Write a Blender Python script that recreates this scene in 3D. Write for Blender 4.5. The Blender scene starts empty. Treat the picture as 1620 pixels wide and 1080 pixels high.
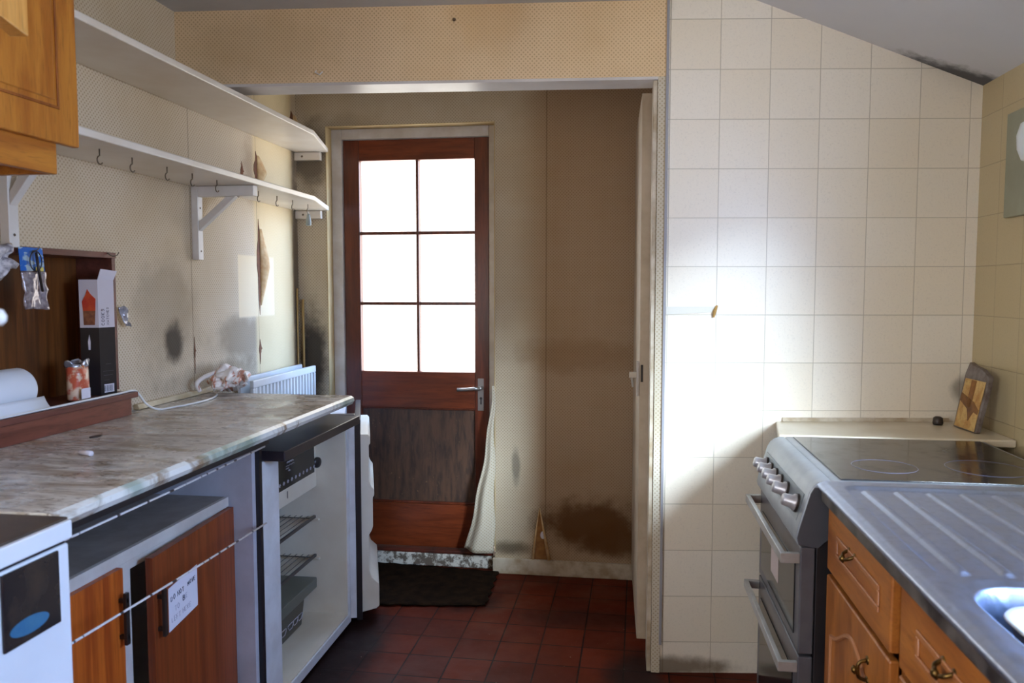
import bpy, bmesh, math, random
from mathutils import Vector, Matrix, noise
random.seed(7)
R = math.radians
sc = bpy.context.scene
COL = sc.collection

# ------------------------------------------------------------------ camera, world, light
F = 1235.0
cam = bpy.data.cameras.new('camera'); camo = bpy.data.objects.new('camera', cam); COL.objects.link(camo)
cam.sensor_width = 36; cam.lens = F / 1620 * 36; cam.clip_start = 0.02
camo.location = (0, 0, 1.30)
camo.rotation_euler = (R(90) - math.atan(84 / F), 0, math.atan(178 / F))
cam.dof.use_dof = True; cam.dof.focus_distance = 2.9; cam.dof.aperture_fstop = 5.6
sc.camera = camo
vs = sc.view_settings
vs.view_transform = 'Standard'; vs.look = 'None'; vs.gamma = 1; vs.use_curve_mapping = False
vs.exposure = 0.75
sc.cycles.use_denoising = True
sc.cycles.max_bounces = 10; sc.cycles.diffuse_bounces = 6; sc.cycles.transparent_max_bounces = 12
sc.cycles.sample_clamp_indirect = 6.0
sc.cycles.caustics_reflective = False; sc.cycles.caustics_refractive = False

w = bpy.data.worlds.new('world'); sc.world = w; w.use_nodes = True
nt = w.node_tree; nt.nodes.clear()
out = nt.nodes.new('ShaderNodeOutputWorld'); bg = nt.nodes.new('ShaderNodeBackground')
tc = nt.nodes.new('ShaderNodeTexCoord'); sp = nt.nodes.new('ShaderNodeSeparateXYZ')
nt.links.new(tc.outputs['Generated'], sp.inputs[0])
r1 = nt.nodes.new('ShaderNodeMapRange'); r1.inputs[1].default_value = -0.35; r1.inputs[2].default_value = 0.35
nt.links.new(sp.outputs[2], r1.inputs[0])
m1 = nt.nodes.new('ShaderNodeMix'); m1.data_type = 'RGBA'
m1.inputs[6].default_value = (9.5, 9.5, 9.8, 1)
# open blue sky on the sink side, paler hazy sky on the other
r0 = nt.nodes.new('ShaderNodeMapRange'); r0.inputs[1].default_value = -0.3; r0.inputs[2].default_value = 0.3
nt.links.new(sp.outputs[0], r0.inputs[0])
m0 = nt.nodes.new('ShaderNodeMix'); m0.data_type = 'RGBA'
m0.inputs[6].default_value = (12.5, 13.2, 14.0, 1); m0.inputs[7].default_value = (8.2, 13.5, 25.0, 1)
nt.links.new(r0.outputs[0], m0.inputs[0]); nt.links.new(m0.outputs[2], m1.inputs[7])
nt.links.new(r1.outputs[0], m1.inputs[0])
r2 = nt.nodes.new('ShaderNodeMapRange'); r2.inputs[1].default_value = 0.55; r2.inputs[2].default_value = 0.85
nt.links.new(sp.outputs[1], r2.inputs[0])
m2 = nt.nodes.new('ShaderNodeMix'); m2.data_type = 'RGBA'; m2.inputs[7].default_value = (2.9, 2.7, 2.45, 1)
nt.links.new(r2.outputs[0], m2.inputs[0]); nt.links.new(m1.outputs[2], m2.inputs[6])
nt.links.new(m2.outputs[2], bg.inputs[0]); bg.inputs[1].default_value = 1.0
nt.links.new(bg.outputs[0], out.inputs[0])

def lamp(name, kind, loc, **k):
    l = bpy.data.lights.new(name, kind); o = bpy.data.objects.new(name, l); COL.objects.link(o); o.location = loc
    for a, b in k.items(): setattr(l, a, b)
    return o
# low hazy daylight falling through the window over the sink
sun = lamp('sun', 'SUN', (3, -3, 4), energy=17.0, angle=R(25), color=(0.74, 0.88, 1.0))
sun.rotation_euler = Vector((-0.50, 1.0, -0.44)).to_track_quat('-Z', 'Y').to_euler()
WY0, WY1, WZ0, WZ1 = 0.35, 1.32, 1.06, 1.87      # window in the right wall
VY0, VY1, VZ0, VZ1 = -1.45, 0.05, 0.95, 2.05          # added unseen window in the left wall, lets in fill light
po = lamp('window_portal', 'AREA', (1.30, (WY0 + WY1) / 2, (WZ0 + WZ1) / 2), shape='RECTANGLE', size=WY1 - WY0, size_y=WZ1 - WZ0)
po.rotation_euler = Vector((-1, 0, 0)).to_track_quat('-Z', 'Z').to_euler(); po.data.cycles.is_portal = True
po = lamp('window_portal', 'AREA', (-1.66, (VY0 + VY1) / 2, (VZ0 + VZ1) / 2), shape='RECTANGLE', size=VY1 - VY0, size_y=VZ1 - VZ0)  # portal of the added left window
po.rotation_euler = Vector((1, 0, 0)).to_track_quat('-Z', 'Z').to_euler(); po.data.cycles.is_portal = True
po = lamp('door_portal', 'AREA', (-0.95, 3.66, 1.33), shape='RECTANGLE', size=0.60, size_y=1.34)
po.rotation_euler = (R(90), 0, R(180)); po.data.cycles.is_portal = True
po.rotation_euler = Vector((0, -1, 0)).to_track_quat('-Z', 'Z').to_euler()

# ------------------------------------------------------------------ helpers
def lin(c):
    return tuple((x / 12.92 if x <= 0.04045 else ((x + 0.055) / 1.055) ** 2.4) for x in [v / 255 for v in c]) + (1,)

class MB:
    def __init__(s): s.bm = bmesh.new()
    def box(s, x0, x1, y0, y1, z0, z1, rot=None):
        vs_ = [s.bm.verts.new((x, y, z)) for x in (x0, x1) for y in (y0, y1) for z in (z0, z1)]
        for f in ((0, 1, 3, 2), (4, 6, 7, 5), (0, 4, 5, 1), (2, 3, 7, 6), (0, 2, 6, 4), (1, 5, 7, 3)):
            s.bm.faces.new([vs_[i] for i in f])
        return s
    def hexa(s, p):   # 8 points: bottom 4 then top 4, both counter-clockwise
        v = [s.bm.verts.new(q) for q in p]
        for f in ((3, 2, 1, 0), (4, 5, 6, 7), (0, 1, 5, 4), (1, 2, 6, 5), (2, 3, 7, 6), (3, 0, 4, 7)):
            s.bm.faces.new([v[i] for i in f])
        return s
    def prism(s, poly, axis, a, b):   # poly of 2-tuples in the two other axes
        def mk(p, t):
            return {'x': (t, p[0], p[1]), 'y': (p[0], t, p[1]), 'z': (p[0], p[1], t)}[axis]
        A = [s.bm.verts.new(mk(p, a)) for p in poly]; B = [s.bm.verts.new(mk(p, b)) for p in poly]
        n = len(poly)
        s.bm.faces.new(A); s.bm.faces.new(B[::-1])
        for i in range(n): s.bm.faces.new((A[i], B[i], B[(i + 1) % n], A[(i + 1) % n]))
        return s
    def tube(s, pts, r, n=8, closed=False, radii=None):
        pts = [Vector(p) for p in pts]; rings = []
        prev = None
        m = len(pts)
        for i, p in enumerate(pts):
            if closed: t = pts[(i + 1) % m] - pts[i - 1]
            else: t = pts[min(i + 1, m - 1)] - pts[max(i - 1, 0)]
            t.normalize()
            if prev is None:
                a = Vector((0, 0, 1)) if abs(t.z) < 0.9 else Vector((1, 0, 0))
                u = t.cross(a).normalized()
            else:
                u = (prev - t * prev.dot(t)).normalized()
            prev = u; v = t.cross(u)
            rr = radii[i] if radii else r
            rings.append([s.bm.verts.new(p + (u * math.cos(2 * math.pi * k / n) + v * math.sin(2 * math.pi * k / n)) * rr) for k in range(n)])
        for i in range(m if closed else m - 1):
            a, b = rings[i], rings[(i + 1) % m]
            for k in range(n): s.bm.faces.new((a[k], a[(k + 1) % n], b[(k + 1) % n], b[k]))
        if not closed: s.bm.faces.new(rings[0][::-1]); s.bm.faces.new(rings[-1])
        return s
    def lathe(s, prof, c, d=(0, 0, 1), n=24, sc2=(1, 1)):  # prof: (radius, height)
        d = Vector(d).normalized(); a = Vector((0, 0, 1)) if abs(d.z) < 0.9 else Vector((1, 0, 0))
        u = d.cross(a).normalized(); v = d.cross(u); c = Vector(c)
        rings = []
        for (r, h) in prof:
            r = max(r, 1e-4)
            rings.append([s.bm.verts.new(c + d * h + u * math.cos(2 * math.pi * k / n) * r * sc2[0] + v * math.sin(2 * math.pi * k / n) * r * sc2[1]) for k in range(n)])
        for i in range(len(rings) - 1):
            for k in range(n): s.bm.faces.new((rings[i][k], rings[i][(k + 1) % n], rings[i + 1][(k + 1) % n], rings[i + 1][k]))
        s.bm.faces.new(rings[0][::-1]); s.bm.faces.new(rings[-1])
        return s
    def sheet(s, fn, nu, nv, th=0.0008):   # fn(u,v)->point; gets real thickness
        g = [[s.bm.verts.new(fn(i / nu, j / nv)) for j in range(nv + 1)] for i in range(nu + 1)]
        fs = [s.bm.faces.new((g[i][j], g[i + 1][j], g[i + 1][j + 1], g[i][j + 1])) for i in range(nu) for j in range(nv)]
        s.bm.normal_update()
        bmesh.ops.solidify(s.bm, geom=fs, thickness=th)
        return s
    def rotate(s, ang, cent, axis='Z'):
        bmesh.ops.rotate(s.bm, cent=cent, matrix=Matrix.Rotation(ang, 3, axis), verts=s.bm.verts); return s

def build(name, mb, mat, parent=None, org=None, bevel=0, seg=2, smooth=False, kind=None):
    bm = mb.bm
    bmesh.ops.recalc_face_normals(bm, faces=bm.faces)
    if parent is not None: org = Vector(parent['_o'])
    elif org is None:
        xs = [v.co for v in bm.verts]
        org = Vector(((min(v.x for v in xs) + max(v.x for v in xs)) / 2, (min(v.y for v in xs) + max(v.y for v in xs)) / 2, min(v.z for v in xs)))
    org = Vector(org)
    bmesh.ops.translate(bm, vec=-org, verts=bm.verts)
    me = bpy.data.meshes.new(name); bm.to_mesh(me); bm.free()
    o = bpy.data.objects.new(name, me); COL.objects.link(o)
    if mat: me.materials.append(mat)
    if parent is not None: o.parent = parent
    else: o.location = org
    o['_o'] = tuple(org)
    if smooth or bevel:
        for p in me.polygons: p.use_smooth = True
    if bevel:
        m = o.modifiers.new('bevel', 'BEVEL'); m.width = bevel; m.segments = seg; m.limit_method = 'ANGLE'; m.angle_limit = R(40); m.harden_normals = True
    if kind: o['kind'] = kind
    return o
def tag(o, label, cat, group=None, kind=None):
    o['label'] = label; o['category'] = cat
    if group: o['group'] = group
    if kind: o['kind'] = kind
    return o
def thing(name, label, cat, loc, group=None):
    o = bpy.data.objects.new(name, None); o.empty_display_size = 0.05; COL.objects.link(o)
    o.location = loc; o['_o'] = tuple(loc)
    return tag(o, label, cat, group)
def struct(name, mb, mat, parent=None, **k):
    o = build(name, mb, mat, parent, org=(0, 0, 0), **k)
    if parent is None: o['kind'] = 'structure'
    return o
def copy_thing(root, delta):
    c = root.copy(); COL.objects.link(c); c.location = Vector(root.location) + Vector(delta)
    for ch in [o for o in bpy.data.objects if o.parent == root]:
        d = ch.copy(); COL.objects.link(d); d.parent = c
    return c

# ------------------------------------------------------------------ materials
class NM:
    def __init__(s, name, rough=0.5, metal=0.0, spec=0.5):
        s.m = bpy.data.materials.new(name); s.m.use_nodes = True; s.t = s.m.node_tree
        s.b = s.t.nodes['Principled BSDF']; s.b.inputs['Roughness'].default_value = rough; s.b.inputs['Metallic'].default_value = metal
        s.b.inputs['Specular IOR Level'].default_value = spec
        s.tc = s.t.nodes.new('ShaderNodeTexCoord').outputs['Object']
    def n(s, typ, **k):
        nd = s.t.nodes.new(typ)
        for a, b in k.items(): setattr(nd, a, b)
        return nd
    def L(s, a, b): s.t.links.new(a, b)
    def math(s, op, a, b=None, c=None):
        nd = s.n('ShaderNodeMath', operation=op)
        for i, v in enumerate((a, b, c)):
            if v is None: continue
            if isinstance(v, (int, float)): nd.inputs[i].default_value = v
            else: s.L(v, nd.inputs[i])
        return nd.outputs[0]
    def xyz(s):
        nd = s.n('ShaderNodeSeparateXYZ'); s.L(s.tc, nd.inputs[0]); return nd.outputs
    def map(s, scale=(1, 1, 1), loc=(0, 0, 0), rot=(0, 0, 0)):
        nd = s.n('ShaderNodeMapping'); nd.inputs['Scale'].default_value = scale; nd.inputs['Location'].default_value = loc; nd.inputs['Rotation'].default_value = rot
        s.L(s.tc, nd.inputs[0]); return nd.outputs[0]
    def noise(s, scale=5, detail=4, rough=0.55, vec=None, dist=0.0):
        nd = s.n('ShaderNodeTexNoise'); nd.inputs['Scale'].default_value = scale; nd.inputs['Detail'].default_value = detail
        nd.inputs['Roughness'].default_value = rough; nd.inputs['Distortion'].default_value = dist
        s.L(vec if vec is not None else s.tc, nd.inputs['Vector']); return nd.outputs[0]
    def rng(s, v, a, b, c=0.0, d=1.0, smooth=True):
        nd = s.n('ShaderNodeMapRange'); nd.interpolation_type = 'SMOOTHSTEP' if smooth else 'LINEAR'
        s.L(v, nd.inputs[0])
        for i, q in enumerate((a, b, c, d)): nd.inputs[i + 1].default_value = q
        return nd.outputs[0]
    def mix(s, f, a, b, mode='MIX'):
        nd = s.n('ShaderNodeMix', data_type='RGBA', blend_type=mode)
        for i, v in ((0, f), (6, a), (7, b)):
            if isinstance(v, (int, float)): nd.inputs[i].default_value = v
            elif isinstance(v, tuple): nd.inputs[i].default_value = v
            else: s.L(v, nd.inputs[i])
        return nd.outputs[2]
    def col(s, c):
        if isinstance(c, tuple): s.b.inputs['Base Color'].default_value = c
        else: s.L(c, s.b.inputs['Base Color'])
    def bump(s, h, strength=0.3, dist=0.002):
        nd = s.n('ShaderNodeBump'); nd.inputs['Strength'].default_value = strength; nd.inputs['Distance'].default_value = dist
        s.L(h, nd.inputs['Height']); s.L(nd.outputs[0], s.b.inputs['Normal'])
    def rough(s, v): s.L(v, s.b.inputs['Roughness'])

def ball(M, c, rad, nz=0.5, nscale=9):     # a stain with a centre, an extent and a ragged edge
    mp = M.n('ShaderNodeMapping'); mp.vector_type = 'TEXTURE'
    mp.inputs['Location'].default_value = c; mp.inputs['Scale'].default_value = rad; M.L(M.tc, mp.inputs[0])
    ln = M.n('ShaderNodeVectorMath', operation='LENGTH'); M.L(mp.outputs[0], ln.inputs[0])
    d = M.math('ADD', ln.outputs['Value'], M.math('MULTIPLY', M.math('SUBTRACT', M.noise(nscale, 5, 0.65), 0.5), nz * 2))
    return M.rng(d, 1.0, 0.35)

def plain(name, c, rough=0.5, metal=0.0, c2=None, scale=8, amt=0.5, bump=0, bscale=60, spec=0.5):
    M = NM(name, rough, metal, spec); c = lin(c)
    if c2: M.col(M.mix(M.rng(M.noise(scale, 5, 0.6), 0.5 - amt * 0.5, 0.5 + amt * 0.5), c, lin(c2)))
    else:
        d = tuple(x * 0.86 for x in c[:3]) + (1,)
        M.col(M.mix(M.noise(scale, 4), c, d))
    if bump: M.bump(M.noise(bscale, 4), bump)
    return M.m

def wood(name, c1, c2, grain=(1, 12, 1), scale=6, rough=0.45, c3=None, axis_bands=0.0):
    M = NM(name, rough)
    v = M.map(scale=grain)
    a = M.noise(scale, 6, 0.6, v, 0.6); f = M.rng(a, 0.32, 0.68)
    c = M.mix(f, lin(c1), lin(c2))
    fine = M.noise(scale * 7, 3, 0.5, v)
    c = M.mix(M.rng(fine, 0.5, 0.8, 0, 0.45), c, lin(c3 or tuple(int(x * 0.6) for x in c2)))
    M.col(c); M.bump(fine, 0.15, 0.0006)
    return M.m

def wallpaper(name, base, dot, ax, stains=(), warm=(), extra=None, p=0.0142):
    M = NM(name, 0.7, spec=0.25); o = M.xyz(); u = o[{'x': 0, 'y': 1}[ax]]; v = o[2]
    k = 2 * math.pi / p
    f = M.math('MULTIPLY', M.math('COSINE', M.math('MULTIPLY', u, k)), M.math('COSINE', M.math('MULTIPLY', v, k)))
    c = M.mix(M.rng(f, 0.15, 0.75, 0, 0.62), lin(base), lin(dot))
    big = M.noise(1.6, 4, 0.6)
    c = M.mix(M.rng(big, 0.35, 0.7, 0, 0.38), c, lin(tuple(int(x * q) for x, q in zip(base, (0.80, 0.72, 0.55)))))
    for cc, rad, amt, colr in stains:
        c = M.mix(M.math('MULTIPLY', ball(M, cc, rad), amt), c, lin(colr))
    if extra: c = extra(M, c, o)
    M.col(c); M.bump(M.math('ADD', M.math('MULTIPLY', f, 0.25), M.noise(7, 4)), 0.25, 0.004)
    return M.m

def tiles(name, ax, u0, v0, w_, h_, base, grout, var=0.5, skew=None, stains=()):
    M = NM(name, 0.22); o = M.xyz(); u = o[{'x': 0, 'y': 1}[ax]]
    cb = M.n('ShaderNodeCombineXYZ')
    M.L(M.math('SUBTRACT', u, u0), cb.inputs[0]); M.L(M.math('SUBTRACT', o[2], v0), cb.inputs[1])
    br = M.n('ShaderNodeTexBrick', offset=0.0, squash=1.0)
    M.L(cb.outputs[0], br.inputs['Vector'])
    br.inputs['Scale'].default_value = 1; br.inputs['Brick Width'].default_value = w_; br.inputs['Row Height'].default_value = h_
    br.inputs['Mortar Size'].default_value = 0.0014; br.inputs['Mortar Smooth'].default_value = 0.3; br.inputs['Bias'].default_value = 0
    b = lin(base)
    br.inputs['Color1'].default_value = b; br.inputs['Color2'].default_value = tuple(x * y for x, y in zip(b[:3], (0.96, 0.93, 0.88))) + (1,)
    br.inputs['Mortar'].default_value = lin(grout)
    c = br.outputs['Color']
    sp_ = M.noise(160, 3, 0.7)
    c = M.mix(M.rng(sp_, 0.5, 0.75, 0, 0.30), c, lin(tuple(int(x * 0.80) for x in base)))
    c = M.mix(M.rng(M.noise(1.3, 1), 0.2, 0.9, 0, 0.22), c, lin(tuple(int(x * q) for x, q in zip(base, (0.94, 0.87, 0.72)))))
    for cc, rad, amt, colr in stains:
        c = M.mix(M.math('MULTIPLY', ball(M, cc, rad), amt), c, lin(colr))
    M.col(c)
    M.bump(M.math('ADD', M.math('MULTIPLY', br.outputs['Fac'], -1.0), M.math('MULTIPLY', sp_, 0.12)), 0.5, 0.0015)
    M.b.inputs['Roughness'].default_value = 0.33
    return M.m

WPB, WPD = (206, 190, 164), (146, 124, 94)
MOULD = (38, 35, 32); BROWN = (120, 78, 30)
def left_extra(M, c, o):
    # bare, paler rectangle where something used to hang, and plain paper beyond the doorway with warm door light in its colour
    def rect(y0, y1, z0, z1, e=0.012):
        a = M.math('MULTIPLY', M.rng(o[1], y0 - e, y0 + e), M.rng(o[1], y1 + e, y1 - e))
        b = M.math('MULTIPLY', M.rng(o[2], z0 - e, z0 + e), M.rng(o[2], z1 + e, z1 - e))
        return M.math('MULTIPLY', a, b)
    c = M.mix(M.math('MULTIPLY', rect(3.03, 3.40, 0.8, 2.3, 0.02), 0.8), c, lin((214, 192, 146)))
    c = M.mix(M.math('MULTIPLY', rect(2.885, 3.20, 1.185, 1.432, 0.006), 0.9), c, lin((226, 208, 172)))
    for y in (2.552, 3.052):     # seams between lengths of paper
        c = M.mix(M.math('MULTIPLY', rect(y - 0.0015, y + 0.0015, 0, 2.4, 0.001), 0.7), c, lin((70, 50, 30)))
    return c
M_LEFT = wallpaper('wallpaper_left', WPB, WPD, 'y', stains=(
    ((-1.5, 2.43, 1.12), (0.2, 0.075, 0.10), 1.0, MOULD), ((-1.5, 2.40, 1.20), (0.2, 0.24, 0.26), 0.38, (110, 96, 76)),
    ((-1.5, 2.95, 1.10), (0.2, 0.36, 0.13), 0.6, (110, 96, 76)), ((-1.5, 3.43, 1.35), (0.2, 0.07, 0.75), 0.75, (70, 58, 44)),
    ((-1.5, 2.75, 0.98), (0.2, 0.5, 0.07), 0.5, (96, 80, 56)), ((-1.5, 3.02, 1.78), (0.2, 0.12, 0.16), 0.5, (130, 100, 66))), extra=left_extra)
M_HEAD = wallpaper('wallpaper_header', (222, 196, 158), (162, 136, 98), 'x', stains=(
    ((-0.45, 2.56, 2.18), (0.16, 0.3, 0.13), 0.3, (200, 160, 105)), ((-1.2, 2.5, 2.1), (0.35, 0.3, 0.15), 0.25, (150, 126, 86))))
def rear_extra(M, c, o):
    c = M.mix(M.math('MULTIPLY', M.rng(o[0], -0.50, -0.30), 0.75), c, M.mix(0.45, lin((138, 88, 36)), c))  # doorway shade browned into the paper colour towards the right
    m = M.math('MULTIPLY', M.rng(M.math('ABSOLUTE', M.math('ADD', o[0], 0.345)), 0.004, 0.001), 0.5)
    return M.mix(m, c, lin((96, 76, 50)))
M_REAR = wallpaper('wallpaper_rear', (192, 178, 154), (120, 100, 74), 'x', stains=(
    ((-0.14, 3.45, 0.24), (0.32, 0.3, 0.16), 0.95, (34, 28, 20)), ((0.0, 3.45, 0.17), (0.30, 0.3, 0.11), 0.9, (44, 34, 22)),
    ((-0.2, 3.45, 1.0), (0.45, 0.3, 0.10), 0.35, (110, 82, 42)),
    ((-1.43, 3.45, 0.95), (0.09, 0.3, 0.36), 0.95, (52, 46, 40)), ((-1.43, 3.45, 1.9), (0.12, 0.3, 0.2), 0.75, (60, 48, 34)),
    ((-1.3, 3.45, 2.0), (0.3, 0.3, 0.12), 0.3, (90, 76, 52)),
    ((-0.48, 3.45, 0.5), (0.025, 0.2, 0.12), 0.6, (90, 88, 80)), ((-0.5, 3.45, 0.12), (0.12, 0.2, 0.05), 0.7, (60, 46, 26))), extra=rear_extra)
M_FLAP = wallpaper('wallpaper_flap', (198, 190, 172), (140, 124, 98), 'x', p=0.0142)
M_REVEAL = plain('reveal_paper', (206, 184, 136), 0.75, c2=(176, 150, 104), scale=3, amt=0.6, bump=0.3, bscale=12)
M_BARE = plain('bare_plaster', (160, 112, 62), 0.85, c2=(120, 78, 40), scale=30)
M_TORN = plain('torn_paper', (212, 186, 140), 0.85, c2=(190, 150, 100), scale=40)
M_TILE = tiles('cream_tiles', 'x', 0.298, 1.687 - 0.158 * 12, 0.1590, 0.158, (232, 226, 214), (184, 176, 160),
               stains=(((0.15, 2.61, 0.02), (0.3, 0.3, 0.05), 0.8, (90, 70, 44)), ((1.1, 2.73, 0.97), (0.05, 0.2, 0.06), 0.6, (60, 48, 36))))
M_TILE_R = tiles('cream_tiles_right', 'y', 2.60, 1.687 - 0.158 * 12, 0.158, 0.158, (184, 168, 132), (150, 134, 104))
M_CEIL = plain('ceiling_paint', (196, 196, 196), 0.8, c2=(176, 178, 182), scale=3, bump=0.1)
def ceil2():
    M = NM('sloped_ceiling_paint', 0.7); c = M.mix(M.noise(3, 4), lin((214, 214, 218)), lin((198, 200, 206)))
    c = M.mix(M.math('MULTIPLY', ball(M, (1.12, 2.72, 1.95), (0.42, 0.10, 0.2), 0.55, 16), 0.9), c, lin((36, 34, 36)))
    M.col(c); M.bump(M.noise(10, 4), 0.12, 0.004); return M.m
M_CEIL2 = ceil2()
M_WHITE = plain('old_white_gloss', (214, 210, 204), 0.35, c2=(192, 186, 176), scale=7, amt=0.6)
M_SHELF = plain('shelf_white', (222, 216, 206), 0.32, c2=(204, 192, 174), scale=5, amt=0.7)
M_DIRTYWHITE = plain('dirty_white_paint', (200, 190, 172), 0.5, c2=(150, 130, 100), scale=14, amt=0.5)
M_DOORWHITE = plain('door_white', (196, 182, 162), 0.4, c2=(170, 154, 132), scale=8)

def floor_mat():
    M = NM('quarry_tiles', 0.5, spec=0.10); mp = M.map(rot=(0, 0, R(1.0)), loc=(0.037, -0.040, 0))
    br = M.n('ShaderNodeTexBrick', offset=0.0, squash=1.0); M.L(mp, br.inputs['Vector'])
    br.inputs['Scale'].default_value = 1; br.inputs['Brick Width'].default_value = 0.151; br.inputs['Row Height'].default_value = 0.151
    br.inputs['Mortar Size'].default_value = 0.003; br.inputs['Mortar Smooth'].default_value = 0.2; br.inputs['Bias'].default_value = 0
    br.inputs['Color1'].default_value = lin((100, 38, 18)); br.inputs['Color2'].default_value = lin((80, 30, 17)); br.inputs['Mortar'].default_value = lin((34, 22, 18))
    c = br.outputs['Color']
    c = M.mix(M.rng(M.noise(4, 5, 0.65), 0.42, 0.70, 0, 0.6), c, lin((70, 26, 14)))
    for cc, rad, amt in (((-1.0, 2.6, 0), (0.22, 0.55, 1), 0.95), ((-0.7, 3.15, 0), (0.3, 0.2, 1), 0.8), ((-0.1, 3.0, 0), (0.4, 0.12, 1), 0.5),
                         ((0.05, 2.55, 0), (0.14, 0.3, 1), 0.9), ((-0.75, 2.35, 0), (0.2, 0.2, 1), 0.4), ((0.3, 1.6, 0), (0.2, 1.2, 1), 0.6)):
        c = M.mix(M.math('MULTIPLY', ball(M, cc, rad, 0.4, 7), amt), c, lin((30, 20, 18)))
    sp_ = M.noise(70, 2, 0.5); c = M.mix(M.rng(sp_, 0.74, 0.78, 0, 0.6), c, lin((150, 136, 120)))
    M.col(c); M.bump(M.math('ADD', M.math('MULTIPLY', br.outputs['Fac'], -1), M.math('MULTIPLY', M.noise(30, 4), 0.4)), 0.5, 0.003)
    M.rough(M.rng(M.noise(6, 4), 0.3, 0.7, 0.38, 0.65)); return M.m
M_FLOOR = floor_mat()

def marble():
    M = NM('marble_laminate', 0.25)
    v = M.map(scale=(1.6, 7, 1), rot=(0, 0, R(6)))
    a = M.noise(2.4, 6, 0.62, v, 1.2); b = M.noise(5.5, 5, 0.6, v, 0.8)
    c = M.mix(M.rng(a, 0.42, 0.64), lin((208, 204, 196)), lin((160, 144, 124)))
    c = M.mix(M.rng(M.math('ABSOLUTE', M.math('SUBTRACT', b, 0.5)), 0.035, 0.0, 0, 0.75), c, lin((92, 76, 62)))
    c = M.mix(M.rng(M.noise(3, 4), 0.5, 0.7, 0, 0.4), c, lin((128, 116, 100)))
    M.col(c); M.rough(M.rng(M.noise(9, 5), 0.35, 0.65, 0.16, 0.42)); return M.m
M_MARBLE = marble()
def marble_edge():
    M = NM('marble_edge', 0.25); a = M.noise(9, 5, 0.6, M.map(scale=(1, 1, 0.6)), 0.8)
    c = M.mix(M.rng(a, 0.50, 0.66), lin((222, 222, 214)), lin((140, 116, 88)))
    c = M.mix(M.rng(M.noise(5, 3), 0.55, 0.68, 0, 0.8), c, lin((140, 158, 142)))
    M.col(c); return M.m
M_MEDGE = marble_edge()
M_OAK = wood('orange_oak', (184, 120, 42), (158, 92, 26), (6, 6, 0.7), 5, 0.38)
M_OAKH = wood('orange_oak_horizontal', (184, 120, 42), (158, 92, 26), (6, 0.7, 6), 5, 0.38)
M_OAKD = wood('groove_oak', (150, 86, 28), (120, 62, 18), (6, 6, 0.7), 5, 0.45)
M_BASE = wood('base_oak', (160, 98, 42), (126, 70, 28), (5, 5, 0.7), 6, 0.38)
M_BASEH = wood('base_oak_horizontal', (162, 100, 42), (130, 72, 28), (5, 0.7, 5), 6, 0.38)
M_TEAK = wood('teak_veneer', (190, 96, 30), (146, 62, 18), (14, 14, 0.5), 4, 0.4)
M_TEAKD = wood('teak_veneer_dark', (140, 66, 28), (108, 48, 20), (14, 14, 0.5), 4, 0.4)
M_HATCH = wood('hatch_veneer', (112, 66, 28), (70, 38, 14), (9, 9, 0.4), 4, 0.4)
M_HATCHF = wood('hatch_frame_wood', (110, 62, 52), (84, 46, 38), (5, 0.6, 5), 5, 0.4)
M_LEDGE = wood('ledge_wood', (126, 72, 56), (96, 50, 38), (5, 0.6, 5), 5, 0.35)
M_DOOR = wood('door_red_stain', (104, 46, 24), (74, 30, 14), (9, 9, 0.8), 4, 0.32)
M_DOORH = wood('door_red_stain_rail', (120, 54, 26), (92, 38, 16), (0.8, 9, 9), 4, 0.32)
def panelmat():
    M = NM('door_panel_worn', 0.5); v = M.map(scale=(9, 9, 1.6)); a = M.noise(5, 6, 0.65, v, 0.4)
    c = M.mix(M.rng(a, 0.35, 0.7), lin((88, 62, 46)), lin((52, 38, 32)))
    c = M.mix(M.math('MULTIPLY', ball(M, (-0.94, 3.54, 0.5), (0.34, 0.3, 0.25), 0.45, 10), 0.92), c, lin((22, 20, 24)))
    c = M.mix(M.rng(M.noise(60, 3), 0.68, 0.75, 0, 0.4), c, lin((150, 120, 80)))
    M.col(c); M.bump(a, 0.3, 0.001); return M.m
M_PANEL = panelmat()
M_CREAM = plain('fridge_cream', (226, 218, 200), 0.35, c2=(212, 200, 178), scale=4)
M_FWHITE = plain('fridge_white', (214, 214, 216), 0.35, c2=(196, 194, 194), scale=10, amt=0.4)
M_APPL = plain('appliance_white', (226, 230, 234), 0.28, c2=(214, 218, 222), scale=4)
M_BLACK = plain('black_plastic', (24, 22, 26), 0.4, c2=(36, 32, 34), scale=9)
M_BLACKTOP = plain('black_top', (30, 26, 34), 0.35, c2=(52, 44, 46), scale=9, amt=0.5)
M_SMOKE = plain('smoked_flap', (36, 32, 30), 0.16, c2=(26, 23, 22), scale=6)
M_GREYTOP = plain('grey_shelf_dusty', (150, 140, 132), 0.6, c2=(128, 118, 110), scale=12, bump=0.1)
M_UNITW = plain('unit_off_white', (196, 190, 182), 0.5, c2=(178, 170, 162), scale=9)
M_PANELBLUE = plain('side_panel_grey', (186, 186, 194), 0.55, c2=(162, 158, 164), scale=6, amt=0.6)
M_DGLASS = plain('dark_glass', (16, 17, 22), 0.1, c2=(34, 34, 36), scale=14, amt=0.4)
M_BLUE = plain('blue_sticker', (36, 92, 132), 0.5, c2=(60, 110, 140), scale=30)
M_STEEL = None
def steel():
    M = NM('stainless_steel', 0.3, 1.0); c = M.mix(M.rng(M.noise(60, 6, 0.75), 0.45, 0.80, 0, 0.5), lin((172, 182, 206)), lin((136, 140, 154)))
    M.col(c); M.rough(M.rng(M.noise(40, 5, 0.7), 0.3, 0.75, 0.34, 0.44)); M.bump(M.noise(200, 2, 0.6, M.map(scale=(1, 0.1, 1))), 0.04, 0.0005); return M.m
M_STEEL = steel()
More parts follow.
